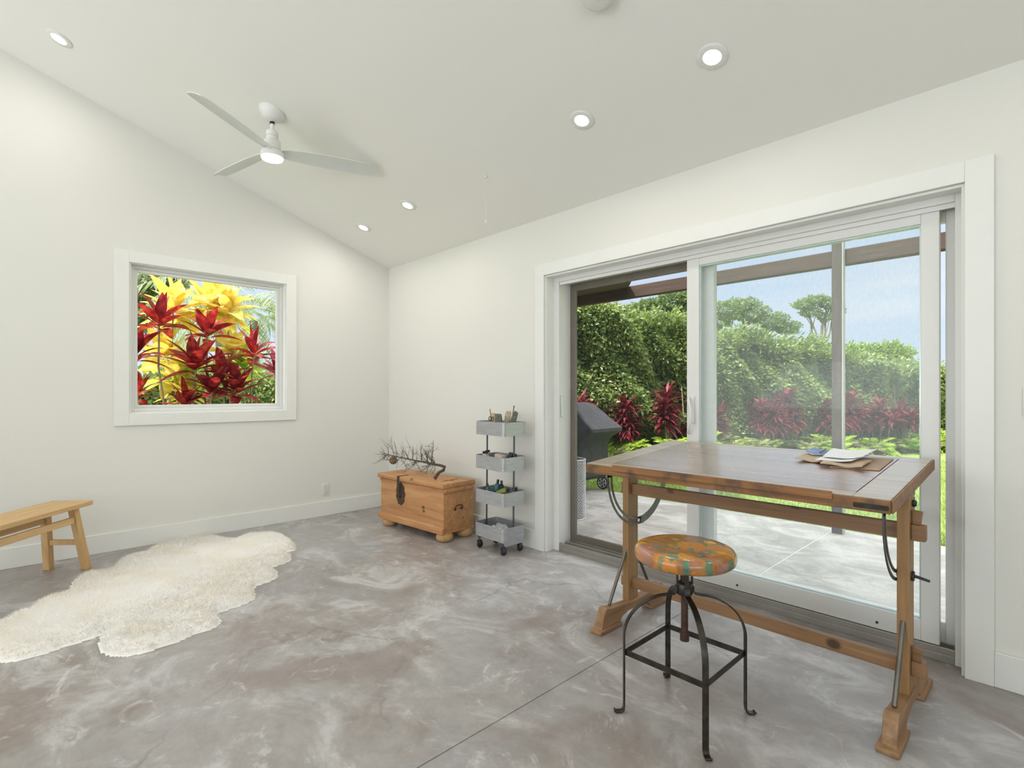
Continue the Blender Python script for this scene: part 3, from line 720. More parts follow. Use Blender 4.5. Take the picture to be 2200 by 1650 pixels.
paper('paper_wrapper', 'loose pale brown paper at the left end of the paper pile', 'paper', [(1708, 990), (1762, 996), (1790, 986), (1735, 979)], M['kraftlt'], .008, .003, (.0, .004), wav=.006)
paper('printed_leaflet', 'small blue and white printed leaflet at the back of the paper pile', 'leaflet', [(1732, 981), (1772, 986), (1790, 976), (1750, 972)], M['leaflet'], .016, .002, (.0, .010), wav=.003)
paper('white_sheet', 'lower white paper sheet poking out left of the paper pile', 'paper', [(1752, 997), (1830, 1003), (1868, 990), (1790, 982)], M['white'], .019, .002, (.006, .0), wav=.003)
paper('white_sheet', 'large white paper sheet curling up on top of the paper pile', 'paper', [(1768, 994), (1856, 1001), (1885, 984), (1790, 976)], M['white'], .025, .0025, (.016, .004), wav=.002)
pa = tpt(1762, 984) + Vector((0, 0, .024)); pb = tpt(1775, 976) + Vector((0, 0, .026))
t = thing('pencil', 'dark pencil lying on the printed leaflet', 'pencil', tuple(pa))
mb = MB(); mb.tube([pa, pa + (pb - pa) * .9], .003, 6); mb.build('barrel', M['blackpl'], t)
mb = MB(); mb.tube([pa + (pb - pa) * .9, pb], [.003, .0006], 6); mb.build('tip', M['handlewood'], t)

# ================================================================ STOOL
SX, SY = 3.921, -1.073
ST = thing('swivel_stool', 'industrial iron swivel stool with round paint-splashed wooden seat', 'stool', (SX, SY, 0))
rr = .180
mb = MB(); mb.lathe([(0, .558), (.150, .558), (.166, .561), (.176, .570), (rr, .586), (.178, .600), (.170, .611), (.155, .617), (.12, .6195), (0, .6205)], (SX, SY, 0), 64); mb.build('seat', M['seat'], ST, smooth=60)
mb = MB(); mb.tube([(SX, SY, .285), (SX, SY, .557)], .0125, 18); sc_ = mb.build('screw_shaft', M['rust'], ST, smooth=60)
mb = MB(); mb.tube([(SX, SY, .268), (SX, SY, .302)], .0165, 18); mb.build('end_collar', M['rust'], sc_, smooth=60)
mb = MB(); mb.lathe([(.016, .438), (.026, .438), (.029, .446), (.029, .476), (.024, .482), (.016, .482)], (SX, SY, 0), 24); mb.build('hub', M['iron'], ST, smooth=40)
for k in range(4):
    a = R_(45 + 90 * k); u = Vector((math.cos(a), math.sin(a), 0)); w_ = Vector((-math.sin(a), math.cos(a), 0)); c = Vector((SX, SY, 0))
    mb = MB(); mb.strap([c + u * .027 + Vector((0, 0, z)) for z in (.440, .50, .553)] , w_, .014, .005)
    mb.build('seat_bracket', M['iron'], ST, bevel=.001)
    R0 = .157 * math.sqrt(2); pts = [c + u * .030 + Vector((0, 0, .470)), c + u * .031 + Vector((0, 0, .452)), c + u * .038 + Vector((0, 0, .441))]
    for q in range(1, 15):
        ph = R_(90 * q / 14); pts.append(c + u * (.040 + (R0 - .040) * math.sin(ph) ** .95) + Vector((0, 0, .285 + .153 * math.cos(ph) ** 1.05)))
    pts += [c + u * R0 + Vector((0, 0, z)) for z in (.22, .12, .03)]
    pts += [c + u * (R0 + .002) + Vector((0, 0, .012)), c + u * (R0 + .010) + Vector((0, 0, .004)), c + u * (R0 + .030) + Vector((0, 0, .003)), c + u * (R0 + .036) + Vector((0, 0, .010))]
    mb = MB(); mb.strap(pts, w_, .021, .0055); mb.build('leg', M['iron'], ST, bevel=.001, smooth=40)
    a2_ = R_(135 + 90 * k); u2 = Vector((math.cos(a2_), math.sin(a2_), 0))
    p0 = c + u * (R0 - .004) + Vector((0, 0, .222)); p1_ = c + u2 * (R0 - .004) + Vector((0, 0, .222))
    mb = MB(); mb.strap([p0, p1_], (0, 0, 1), .021, .004); mb.build('ring_bar', M['iron'], ST, bevel=.001)

# ================================================================ BENCH
bd = (FW + RT * (-53 / FPX)).normalized(); bs = Vector((bd.y, -bd.x, 0))          # length dir (away from camera), side dir (right)
endc = CAM + FW * 3.53 + RT * (-2.975); endc.z = 0
BL, BW, BH = 1.15, .262, .45
borg = endc - bd * BL / 2
BE = thing('wooden_bench', 'pale wooden bench with splayed legs at the left edge of the room', 'bench', (borg.x, borg.y, 0), (0, 0, math.atan2(bd.y, bd.x)))
mb = MB(); mb.box((-BL/2, -BW/2, BH - .028), (BL/2, BW/2, BH)); mb.build('seat', M['oak'], BE, local=True, bevel=.002)
for sx_ in (-1, 1):
    legs = []
    for sy_ in (-1, 1):
        tp_ = Vector((sx_ * (BL/2 - .115), sy_ * .088, BH - .029)); bt_ = Vector((sx_ * (BL/2 - .045), sy_ * .122, 0)); hw, hd = .0215, .0215
        mb = MB(); vs = []
        for p in (bt_, tp_):
            vs.append([p + Vector((-hw, -hd, 0)), p + Vector((hw, -hd, 0)), p + Vector((hw, hd, 0)), p + Vector((-hw, hd, 0))])
        mb.ring(vs); mb.build('leg', M['oakz'], BE, local=True, bevel=.003)
    zz = .19; f = 1 - zz / (BH - .029); xx = sx_ * (BL/2 - .115 + .07 * f)
    mb = MB(); mb.box((xx - .012, -.085, zz - .017), (xx + .012, .085, zz + .017)); mb.build('cross_rail', M['oakz'], BE, local=True, bevel=.002)
for sy_ in (-1, 1):
    zz = .345; f = 1 - zz / (BH - .029); yy = sy_ * (.088 + .034 * f); xe = BL/2 - .115 + .07 * f - .0225
    mb = MB(); mb.box((-xe, yy - .011, zz - .021), (xe, yy + .011, zz + .021)); mb.build('long_rail', M['oak'], BE, local=True, bevel=.002)

# ================================================================ CHEST
CX, CY, CA = 1.100, -.298, R_(4.0)
CH = thing('wooden_chest', 'honey-coloured pine blanket chest on bun feet in the room corner', 'chest', (CX, CY, 0), (0, 0, CA))
L2, D2 = .452, .172
mb = MB(); mb.bbox((-L2 + .022, -D2 + .018, .082), (L2 - .022, D2 - .004, .418), .003); body = mb.build('body', M['pine'], CH, local=True, smooth=30)
mb = MB(); mb.prism([(-D2 + .018, .118), (-D2 + .012, .110), (-D2 + .004, .100), (-D2, .088), (-D2, .064), (-D2 + .03, .064), (-D2 + .03, .118)], lambda p: Vector((-L2 - .004, p[0], p[1])), lambda p: Vector((L2 - .018, p[0], p[1]))); mb.build('base_moulding', M['pine'], CH, local=True)
mb = MB(); mb.box((-L2 + .018, -D2 + .031, .066), (L2 - .016, D2 - .004, .083)); mb.build('base_board', M['pine'], CH, local=True)
mb = MB(); mb.bbox((-L2, -D2 - .006, .425), (L2, D2, .465), .007); lid = mb.build('lid', M['pine'], CH, local=True, smooth=40)
mb = MB(); mb.bbox((L2 - .0215, -D2 + .02, .392), (L2 - .002, D2 - .012, .4245), .003); mb.build('lid_cleat', M['pine'], lid, local=True, smooth=40)
mb = MB(); mb.bbox((-L2 + .002, -D2 + .02, .392), (-L2 + .0215, D2 - .012, .4245), .003); mb.build('lid_cleat', M['pine'], lid, local=True, smooth=40)
for xs in (-.36, .385):
    for ys in (-.105, .105):
        mb = MB(); mb.lathe([(0, 0), (.050, 0), (.064, .010), (.070, .030), (.066, .050), (.055, .0655), (0, .0655)], (xs, ys, 0), 28); mb.build('bun_foot', M['pinefoot'], CH, local=True, smooth=60)
hx = -.135
yf = -D2 + .018
hp_ = [(hx + .062 * math.sin(a_) * (1 + .10 * math.sin(9 * a_)), .318 - .095 * math.cos(a_) * (1 + .05 * math.sin(11 * a_)) - .005) for a_ in [2 * PI * k / 40 for k in range(40)]]
mb = MB(); mb.prism(hp_, lambda p: Vector((p[0], yf - .004, p[1])), lambda p: Vector((p[0], yf - .0005, p[1]))); hs = mb.build('lock_plate', M['hasp'], CH, local=True)
mb = MB(); mb.prism([(hx - .013, .435), (hx + .013, .435), (hx + .018, .36), (hx + .010, .315), (hx - .010, .315), (hx - .018, .36)], lambda p: Vector((p[0], -D2 - .013, p[1])), lambda p: Vector((p[0], -D2 - .009, p[1])))
mb.box((hx - .012, -D2 - .013, .425), (hx + .012, -D2 + .01, .4695)); mb.box((hx - .006, -D2 + .01, .4655), (hx + .006, -D2 + .10, .4685)); mb.build('hasp', M['hasp'], lid, local=True, bevel=.001)
mb = MB(); mb.box((hx - .005, yf - .020, .285), (hx + .005, yf - .004, .300)); mb.tube([(hx, yf - .0045, .27), (hx, yf - .006, .27)], .006, 10); mb.build('keyhole', M['dark_slot'], hs, local=True)
mb = MB(); mb.box((.33, -.08, .4655), (.342, .075, .4668)); mb.build('lid_strap', M['hasp'], lid, local=True)
xr = L2 - .022
mb = MB(); mb.tube([(xr + .006, -.035, .245), (xr + .012, -.040, .262), (xr + .013, -.028, .274), (xr + .013, .0, .277), (xr + .013, .028, .274), (xr + .012, .040, .262), (xr + .006, .035, .245)], .0045, 8)
for yy in (-.035, .035): mb.tube([(xr + .0005, yy, .245), (xr + .008, yy, .245)], .011, 12)
mb.build('side_handle', M['hasp'], CH, local=True, smooth=50)

# dry branch on the chest
random.seed(5)
BR = thing('dry_branch', 'bare dry branch with many thin twigs and a round cone, resting on the chest lid', 'branch', (1.1, -.3, .466))
def bp(px, py, y=-.30): return at(px, py, 1, y)
main = [bp(934, 1021, -.36), bp(943, 1015, -.34), bp(953, 1010, -.31), bp(955, 1003, -.30), bp(947, 1000, -.29), bp(930, 997), bp(912, 993), bp(890, 989), bp(865, 984), bp(845, 979), bp(828, 975, -.31)]
zmin = .472
main[0].z = .476; main[1].z = max(main[1].z, .476)
mb = MB(); mb.tube(main, [.014, .012, .0125, .012, .011, .0095, .0075, .006, .0045, .0035, .002], 10); mb.build('main_stem', M['branch'], BR, smooth=60)
mb = MB()
def twig(p, d, L, r, depth):
    pts = [p]; q = Vector(p); dd = Vector(d).normalized(); cv = Vector((random.uniform(-1, 1), random.uniform(-.6, .6), random.uniform(-.5, 1.0))) * .32
    n = 6
    for i in range(n):
        dd = (dd + cv / n * 1.6).normalized(); q = q + dd * L / n
        q.z = max(q.z, .470); q.y = min(q.y, -.03)
        pts.append(q.copy())
    mb.tube(pts, [r * (1 - .75 * i / n) for i in range(n + 1)], 5)
    if depth:
        for _ in range(random.choice((2, 3, 3))):
            k = random.randint(1, n - 1); s_ = (pts[k + 1] - pts[k]).normalized()
            s_ = (s_ + Vector((random.uniform(-1, .6), random.uniform(-.7, .7), random.uniform(-.7, .9))) * .9).normalized(); twig(pts[k], s_, L * random.uniform(.45, .8), r * .6, depth - 1)
for i in range(50):
    t_ = random.uniform(4.6, 9.8); k = int(t_); p = main[k].lerp(main[k + 1], t_ - k)
    dx = Vector((-1, 0, 0)) * random.uniform(.2, 1.0) + Vector((0, random.uniform(-.6, .6), random.uniform(-.7, 1.0)))
    twig(p, dx, random.uniform(.08, .20), .0026, 1)
for q, tops in (((926, 996), (931, 946)), ((905, 992), (904, 968)), ((886, 988), (887, 958)), ((916, 994), (921, 966))):
    p0 = bp(*q); p1_ = bp(*tops); mid_ = p0.lerp(p1_, .5) + Vector((-.006, .01, 0)); mb.tube([p0, mid_, p1_], [.004, .003, .0015], 6)
    for _ in range(4): twig(p0.lerp(p1_, random.uniform(.3, 1)), Vector((random.uniform(-1, 1), random.uniform(-.5, .5), random.uniform(-.1, .8))), random.uniform(.05, .10), .0018, 1)
for _ in range(6): twig(main[-1], Vector((-1, random.uniform(-.4, .4), random.uniform(-.7, .8))), random.uniform(.08, .13), .0018, 1)
mb.build('twigs', M['branch'], BR, smooth=60)
cc = bp(845, 989, -.31)
mb = MB()
for i in range(13):
    ph = PI * i / 12
bm_ = bmesh.new(); bmesh.ops.create_icosphere(bm_, subdivisions=4, radius=1)
for v in bm_.verts:
    n_ = v.co.copy(); k = 1 + .10 * abs(math.sin(n_.z * 14 + 3 * math.atan2(n_.y, n_.x))) ; v.co = Vector((n_.x * .036, n_.y * .036, n_.z * .034)) * k
mb.merge(bm_, Matrix.Translation(cc)); mb.build('seed_cone', M['cone'], BR, smooth=30)

# ================================================================ ROLLING CART
KX0, KX1, KY0, KY1 = 1.800, 2.122, -.325, -.098
KC = ((KX0 + KX1) / 2, (KY0 + KY1) / 2)
CT = thing('rolling_cart', 'narrow four-tier galvanised metal cart on casters beside the chest', 'cart', (KC[0], KC[1], 0), (0, R_(.7), 0))
hx_, hy_ = (KX1 - KX0) / 2, (KY1 - KY0) / 2
def rrect(hx, hy, r, n=5):
    pts = []
    for cx, cy, a0 in ((hx - r, hy - r, 0), (-hx + r, hy - r, 90), (-hx + r, -hy + r, 180), (hx - r, -hy + r, 270)):
        for k in range(n + 1):
            a = R_(a0 + 90 * k / n); pts.append((cx + r * math.cos(a), cy + r * math.sin(a)))
    return pts
TRZ = [.100, .355, .611, .866]
for z in TRZ:
    O = rrect(hx_, hy_, .022); I = rrect(hx_ - .002, hy_ - .002, .020); mb = MB()
    rows = [[Vector((x, y, z)) for x, y in O], [Vector((x, y, z + .100)) for x, y in O], [Vector((x, y, z + .100)) for x, y in I], [Vector((x, y, z + .003)) for x, y in I]]
    mb.ring(rows); mb.build('tray', M['cart'], CT, local=True, smooth=40)
for s_ in (-1, 1):
    mb = MB(); mb.tube([(s_ * (hx_ - .011), 0, .103), (s_ * (hx_ - .011), 0, .958)], .0065, 12); mb.build('pole', M['cartdark'], CT, local=True, smooth=60)
mb = MB(); mb.prism([(-hy_ + .012, .0995), (hy_ - .012, .0995), (hy_ - .030, .066), (-hy_ + .030, .066)], lambda p: Vector((hx_ - .012, p[0], p[1])), lambda p: Vector((hx_ - .009, p[0], p[1])))
mb.prism([(-hy_ + .012, .0995), (hy_ - .012, .0995), (hy_ - .030, .066), (-hy_ + .030, .066)], lambda p: Vector((-hx_ + .009, p[0], p[1])), lambda p: Vector((-hx_ + .012, p[0], p[1])))
mb.box((-hx_ + .012, -hy_ + .03, .090), (hx_ - .012, hy_ - .03, .0995)); mb.build('caster_bracket', M['cart'], CT, local=True)
for sx_ in (-1, 1):
    for sy_ in (-1, 1):
        x, y = sx_ * (hx_ - .028), sy_ * (hy_ - .030)
        mb = MB(); mb.tube([(x, y, .058), (x, y, .0895)], .005, 10); mb.box((x - .013, y - .014, .028), (x - .010, y + .014, .058)); mb.box((x + .010, y - .014, .028), (x + .013, y + .014, .058)); mb.box((x - .013, y - .014, .056), (x + .013, y + .014, .059)); cs = mb.build('caster', M['cartdark'], CT, local=True)
        mb = MB(); mb.tube([(x - .0085, y + .004, .0262), (x - .006, y + .004, .0262), (x + .006, y + .004, .0262), (x + .0085, y + .004, .0262)], [.022, .026, .026, .022], 20); mb.build('wheel', M['rubber'], cs, local=True, smooth=50)
mcart = MW[CT.name]
def cw(x, y, z): return mcart @ Vector((x, y, z))
def quickthing(name, label, cat, parts, group=None, at_=(0, 0, 0)):
    t = thing(name, label, cat, tuple(at_), group=group)
    for pn, mb_, mt, sm in parts: mb_.build(pn, mt, t, smooth=sm)
    return t
zt = TRZ[3] + .004
def stick(a, b, r0, r1=None): mb = MB(); mb.tube([a, b], [r0, r1 or r0], 10); return mb
a = cw(-.055, -.02, zt + .005); b = cw(-.10, -.02, zt + .185)
quickthing('paintbrush', 'thin orange-handled paintbrush leaning left in the top tray', 'paintbrush', [('handle', stick(a.lerp(b, .1), b, .005, .004), M['handlewood'], 60), ('bristles', stick(a, a.lerp(b, .1), .006, .005), M['bristledark'], 60)], at_=a)
a = cw(.075, .03, zt + .005); b = cw(.105, .04, zt + .215)
quickthing('paintbrush', 'slim dark paintbrush standing tallest at the right of the top tray', 'paintbrush', [('handle', stick(a, a.lerp(b, .9), .0035, .003), M['blackpl'], 60), ('ferrule', stick(a.lerp(b, .9), b, .003, .0045), M['branch'], 60)], at_=a)
def wide_brush(p, d, wdir, hm, bm2, L=.10, w_=.045, hl=.07):
    d = Vector(d).normalized(); wd = Vector(wdir).normalized()
    h = MB(); h.strap([p, p + d * hl * .6, p + d * hl], wd, .020, .012)
    f_ = MB(); f_.strap([p + d * (hl + .001), p + d * (hl + .020)], wd, w_ * .9, .015)
    b_ = MB(); nn = d.cross(wd).normalized(); rows = []
    for t_, ww, tt in ((.021, w_ * .9, .013), (.05, w_ * 1.0, .015), (.08, w_ * 1.05, .012), (L, w_ * .8, .005)):
        c_ = p + d * (hl + t_); rows.append([c_ - wd * ww/2 - nn * tt/2, c_ + wd * ww/2 - nn * tt/2, c_ + wd * ww/2 + nn * tt/2, c_ - wd * ww/2 + nn * tt/2])
    b_.ring(rows)
    return [('handle', h, hm, 40), ('ferrule', f_, M['alu'], 40), ('bristles', b_, bm2, 40)]
quickthing('wide_paintbrush', 'wide brown-bristled brush bristles up in the middle of the top tray', 'paintbrush', wide_brush(cw(.045, -.03, zt + .004), (-.25, 0, 1), (1, .2, 0), M['handlewood'], M['bristledark'], .085, .050, .07), at_=cw(.045, -.03, zt))
quickthing('wide_paintbrush', 'grey-bristled brush leaning right in the top tray', 'paintbrush', wide_brush(cw(.095, -.01, zt + .004), (.42, .1, 1), (1, .1, -.4), M['handlewood'], M['bristledark'], .125, .040, .06), at_=cw(.095, -.01, zt))
quickthing('wide_paintbrush', 'pale tan bristle brush behind the others in the top tray', 'paintbrush', wide_brush(cw(.01, .04, zt + .004), (.12, .1, 1), (1, .2, 0), M['handlewood'], M['bristle'], .10, .045, .07), at_=cw(.01, .04, zt))
quickthing('wide_paintbrush', 'pale brush with soft white bristles at the left of the top tray', 'paintbrush', wide_brush(cw(-.095, .02, zt + .004), (-.05, 0, 1), (1, .2, 0), M['plate'], M['bristle'], .09, .035, .06), at_=cw(-.095, .02, zt))
mb = MB()
def loop(c_, rx, rz, r):
    pts = [c_ + Vector((rx * math.cos(a), .0, rz * math.sin(a))) for a in [2 * PI * k / 16 for k in range(17)]]; mb.tube(pts, r, 6, False)
s0 = cw(-.045, -.055, zt + .115); loop(s0 + Vector((-.013, 0, 0)), .011, .016, .003); loop(s0 + Vector((.014, 0, -.002)), .012, .016, .003)
b2 = MB(); b2.strap([s0 + Vector((-.010, 0, -.016)), s0 + Vector((.006, 0, -.112))], (1, 0, 0), .008, .0018); b2.strap([s0 + Vector((.010, .002, -.017)), s0 + Vector((-.004, .002, -.112))], (1, 0, 0), .008, .0018)
quickthing('scissors', 'black-handled scissors standing in the top tray', 'scissors', [('handles', mb, M['blackpl'], 60), ('blades', b2, M['alu'], 40)], at_=s0)
def block(name, label, cat, c_, dim, rot, mat, bev=.003):
    t_ = thing(name, label, cat, tuple(c_), rot); mb = MB(); mb.bbox(tuple(-d_ / 2 for d_ in dim), tuple(d_ / 2 for d_ in dim), bev); o = mb.build('body', mat, t_, local=True, smooth=30)
    return t_
zt = TRZ[2] + .004
b1 = block('sanding_block', 'beige block standing up at the left end of the second tray', 'block', cw(-.105, -.055, zt + .052), (.050, .030, .10), (0, R_(6), 0), M['beige'])
mb = MB(); mb.bbox((-.024, -.016, -.0445), (.024, .016, -.030), .002); 
mb.bm.free()
b2_ = block('charcoal_box', 'small black lidded box on the beige block in the second tray', 'box', cw(-.098, -.055, zt + .116), (.055, .032, .018), (0, R_(-16), 0), M['blackpl'])
b3_ = block('cardboard_packet', 'tan cardboard packet sticking up in the middle of the second tray', 'packet', cw(-.02, -.01, zt + .052), (.030, .060, .11), (R_(10), R_(28), 0), M['kraftlt'])
b4_ = block('paint_tin', 'pinkish flat tin at the right of the second tray', 'tin', cw(.045, -.045, zt + .060), (.075, .045, .10), (0, R_(8), 0), M['beige'])
b5_ = block('chalk_case', 'black case propped up at the right of the second tray', 'case', cw(.092, .02, zt + .066), (.035, .055, .11), (R_(-12), R_(18), 0), M['blackpl'])
zt = TRZ[1] + .004
def tube_thing(name, label, c_, d_, mat, L=.11, r=.014):
    d_ = Vector(d_).normalized(); w2 = d_.orthogonal().normalized(); nn = d_.cross(w2); rows = []
    for t_, rw, rt in ((0, r * 1.25, .0015), (L * .3, r * 1.1, r * .6), (L * .75, r, r), (L * .82, r * .45, r * .45)):
        rows.append([c_ + d_ * t_ + w2 * rw * math.cos(q) + nn * rt * math.sin(q) for q in [2 * PI * k / 14 for k in range(14)]])
    m1 = MB(); m1.ring(rows); m2 = MB(); m2.tube([c_ + d_ * L * .825, c_ + d_ * L], r * .5, 12)
    return quickthing(name, label, 'paint tube', [('tube_body', m1, mat, 60), ('cap', m2, M['blackpl'], 60)], at_=c_)
tube_thing('paint_tube', 'dark teal paint tube standing up in the middle of the third tray', cw(-.050, .0, zt + .012), (.10, .1, 1), M['teal'], .15, .020)
tube_thing('paint_tube', 'black paint tube leaning behind the teal one in the third tray', cw(-.015, .03, zt + .012), (-.1, .1, 1), M['blackpl'], .14, .018)
tube_thing('paint_tube', 'olive green paint tube lying at the front of the third tray', cw(.010, -.05, zt + .070), (.8, .25, .30), M['green'], .12, .022)
tube_thing('paint_tube', 'second dark teal paint tube leaning left in the third tray', cw(-.060, -.05, zt + .015), (-.35, .1, 1), M['teal'], .12, .017)
mb = MB(); mb.lathe([(0, 0), (.024, 0), (.026, .004), (.026, .075), (.020, .088), (.014, .092), (0, .092)], cw(.118, .045, zt), 24); m2 = MB(); m2.lathe([(0, .0925), (.019, .0925), (.019, .120), (.0, .120)], cw(.118, .045, zt), 24)
quickthing('glue_bottle', 'small white bottle with a black cap at the right end of the third tray', 'bottle', [('bottle', mb, M['clear_bottle'], 40), ('cap', m2, M['blackpl'], 40)], at_=cw(.118, .045, zt))
zt = TRZ[0] + .004
bm_ = bmesh.new(); bmesh.ops.create_icosphere(bm_, subdivisions=4, radius=1); random.seed(3)
ph_ = [random.uniform(0, 6) for _ in range(6)]
for v in bm_.verts:
    n_ = v.co.copy(); k = 1 + .16 * math.sin(n_.x * 7 + ph_[0]) * math.sin(n_.y * 6 + ph_[1]) + .10 * math.sin(n_.z * 13 + n_.x * 9 + ph_[2]); v.co = Vector((n_.x * .075, n_.y * .055, max(n_.z, -.75) * .048)) * k
mb = MB(); mb.merge(bm_, Matrix.Translation(cw(.03, -.015, zt + .046))); o = mb.build('crumpled_bag', M['silverfoil'], smooth=25); tag(o, 'crumpled silvery white plastic bag in the bottom tray', 'bag')

# ================================================================ SHEEPSKIN RUG
cr_ = [(0,930),(60,890),(150,850),(215,845),(215,820),(260,780),(340,745),(430,725),(505,700),(500,660),(520,620),(580,590),(660,578),(740,565),(800,545),(810,520),(850,480),(920,460),(1000,445),(1030,435),(1035,410),(1100,385),(1200,365),(1260,355),(1290,335),(1370,322),(1450,325),(1530,330),(1580,350),(1640,352),(1700,325),(1800,308),(1900,305),(1970,320),(2020,350),(2050,385),(2055,410),(1990,425),(1970,420),(2010,445),(2015,480),(1960,510),(1880,530),(1920,560),(1920,600),(1860,630),(1780,655),(1750,685),(1770,710),(1760,745),(1700,780),(1600,815),(1510,840),(1500,860),(1530,895),(1510,930),(1440,960),(1340,990),(1220,1045),(1100,1080),(1000,1115),(880,1135),(780,1135),(720,1110),(695,1070),(710,1010),(730,960),(715,985),(600,1030),(450,1070),(350,1105),(250,1140),(120,1170),(0,1178),(-150,1190),(-300,1150),(-340,1080),(-250,1000),(-120,950)]
poly = []
for x, y in cr_:
    p = at(x / 3.235, 1050 + y / 3.235, 2, .018); poly.append((p.x, p.y))
poly = np.array(poly)
def inside_dist(P):
    n = len(poly); A = poly; B = np.roll(poly, -1, 0)
    dmin = np.full(len(P), 1e9); ins = np.zeros(len(P), bool)
    for a_, b_ in zip(A, B):
        ab = b_ - a_; t_ = np.clip(((P - a_) @ ab) / (ab @ ab + 1e-12), 0, 1); q = a_ + t_[:, None] * ab; dmin = np.minimum(dmin, np.hypot(*(P - q).T))
        c_ = ((a_[1] > P[:, 1]) != (b_[1] > P[:, 1])); xi = (b_[0] - a_[0]) * (P[:, 1] - a_[1]) / (b_[1] - a_[1] + 1e-12) + a_[0]; ins ^= c_ & (P[:, 0] < xi)
    return dmin, ins
def rug_h(P, d_): 
    x, y = P[:, 0], P[:, 1]
    lump = .006 * np.sin(x * 9 + 1.3 * np.sin(y * 6)) * np.sin(y * 11 + x * 3) + .003 * np.sin(x * 31) * np.sin(y * 27)
    return .004 + .036 * np.sqrt(np.clip(d_ / .07, 0, 1)) + 1.3 * lump * np.clip(d_ / .08, 0, 1)
stp = .013
xs = np.arange(poly[:, 0].min() - stp, poly[:, 0].max() + stp, stp); ys = np.arange(poly[:, 1].min() - stp, poly[:, 1].max() + stp, stp)
gx, gy = np.meshgrid(xs, ys); P = np.stack([gx.ravel(), gy.ravel()], 1); dd_, ins = inside_dist(P); H = np.where(ins, rug_h(P, dd_), .001)
ny, nx = gx.shape; idx = np.arange(nx * ny).reshape(ny, nx)
q = np.stack([idx[:-1, :-1], idx[:-1, 1:], idx[1:, 1:], idx[1:, :-1]], -1).reshape(-1, 4); keep = ins[q].any(1); q = q[keep]
used = np.unique(q); remap = np.zeros(nx * ny, int); remap[used] = np.arange(len(used))
V = np.stack([P[used, 0], P[used, 1], H[used]], 1)
RG = thing('sheepskin_rug', 'cream sheepskin rug with a wavy outline lying on the concrete floor', 'rug', (poly[:, 0].mean(), poly[:, 1].mean(), 0))
raw('hide', V, remap[q], M['hide'], RG, smooth=True)
rng = np.random.default_rng(4)
NT = 150000
Q = np.stack([rng.uniform(xs[0], xs[-1], NT), rng.uniform(ys[0], ys[-1], NT)], 1); dq, iq = inside_dist(Q); Q = Q[iq]; dq = dq[iq]; hq = rug_h(Q, dq); n_ = len(Q)
dirn = np.stack([np.sin(Q[:, 0] * 5 + Q[:, 1] * 3) + rng.normal(0, .7, n_), np.cos(Q[:, 1] * 6 - Q[:, 0] * 4) + rng.normal(0, .7, n_)], 1); dirn /= np.linalg.norm(dirn, axis=1)[:, None]
Lf = rng.uniform(.012, .028, n_); base = np.stack([Q[:, 0], Q[:, 1], hq - .002], 1)
tip = base + np.stack([dirn[:, 0] * Lf * .8, dirn[:, 1] * Lf * .8, Lf * .75], 1); sd = np.stack([-dirn[:, 1], dirn[:, 0], np.zeros(n_)], 1) * rng.uniform(.0009, .0017, n_)[:, None]
VV = np.stack([base - sd, base + sd, tip], 1).reshape(-1, 3); raw('fleece', VV, np.arange(len(VV)).reshape(-1, 3), M['wool'], RG, kind='stuff')

# ================================================================ OUTSIDE
g0 = -.05
# covered grill
gp = at(1258, 1059, 2, g0)
GR = thing('covered_grill', 'barbecue grill under a black fabric cover on the patio', 'grill', (gp.x - .55, gp.y + .12, g0), (0, 0, R_(0)))
gx0 = -.62; 
rows = []
def gl(z, x0, x1, y0, y1):
    r = .05; pts = []
    for cx, cy, a0 in ((x1 - r, y1 - r, 0), (x0 + r, y1 - r, 90), (x0 + r, y0 + r, 180), (x1 - r, y0 + r, 270)):
        for k in range(5):
            a = R_(a0 + 22.5 * k); pts.append(Vector((cx + r * math.cos(a), cy + r * math.sin(a), z)))
    return pts
prf = [(.20, -.55, .60, -.30, .30), (.30, -.56, .60, -.31, .31), (.60, -.60, .60, -.31, .31), (.68, -.66, .66, -.32, .32), (.76, -.74, .80, -.33, .33), (.80, -.74, .80, -.33, .33), (.90, -.62, .66, -.30, .30), (1.00, -.50, .54, -.27, .27), (1.08, -.42, .46, -.20, .20), (1.11, -.38, .40, -.14, .14)]
mb = MB(); mb.ring([gl(*p) for p in prf]); cov = mb.build('fabric_cover', M['cover'], GR, local=True, smooth=50)
for sx_, sy_ in ((-.45, -.24), (.55, -.24), (-.45, .24), (.55, .24)):
    mb = MB(); mb.tube([(sx_ - .02, sy_, .085), (sx_ + .02, sy_, .085)], .085, 28); 
    bmesh.ops.rotate(mb.bm, verts=mb.bm.verts[:], cent=(sx_, sy_, .085), matrix=Matrix.Rotation(R_(90), 3, 'Z')); wh = mb.build('wheel', M['rubber'], GR, local=True, smooth=40)
    mb = MB()
    for k in range(6):
        a = R_(60 * k); c_ = Vector((sx_, sy_ - .022, .085)); mb.strap([c_, c_ + Vector((math.cos(a) * .06, 0, math.sin(a) * .06))], (-math.sin(a), 0, math.cos(a)), .018, .004)
    mb.tube([(sx_ + .06 * math.cos(a), sy_ - .022, .085 + .06 * math.sin(a)) for a in [2 * PI * k / 24 for k in range(25)]], .006, 6, False)
    mb.build('hub_cap', M['alu'], wh, local=True)
mb = MB(); mb.box((-.48, -.26, .16), (.58, .26, .21)); mb.build('base_shelf', M['blackpl'], GR, local=True)
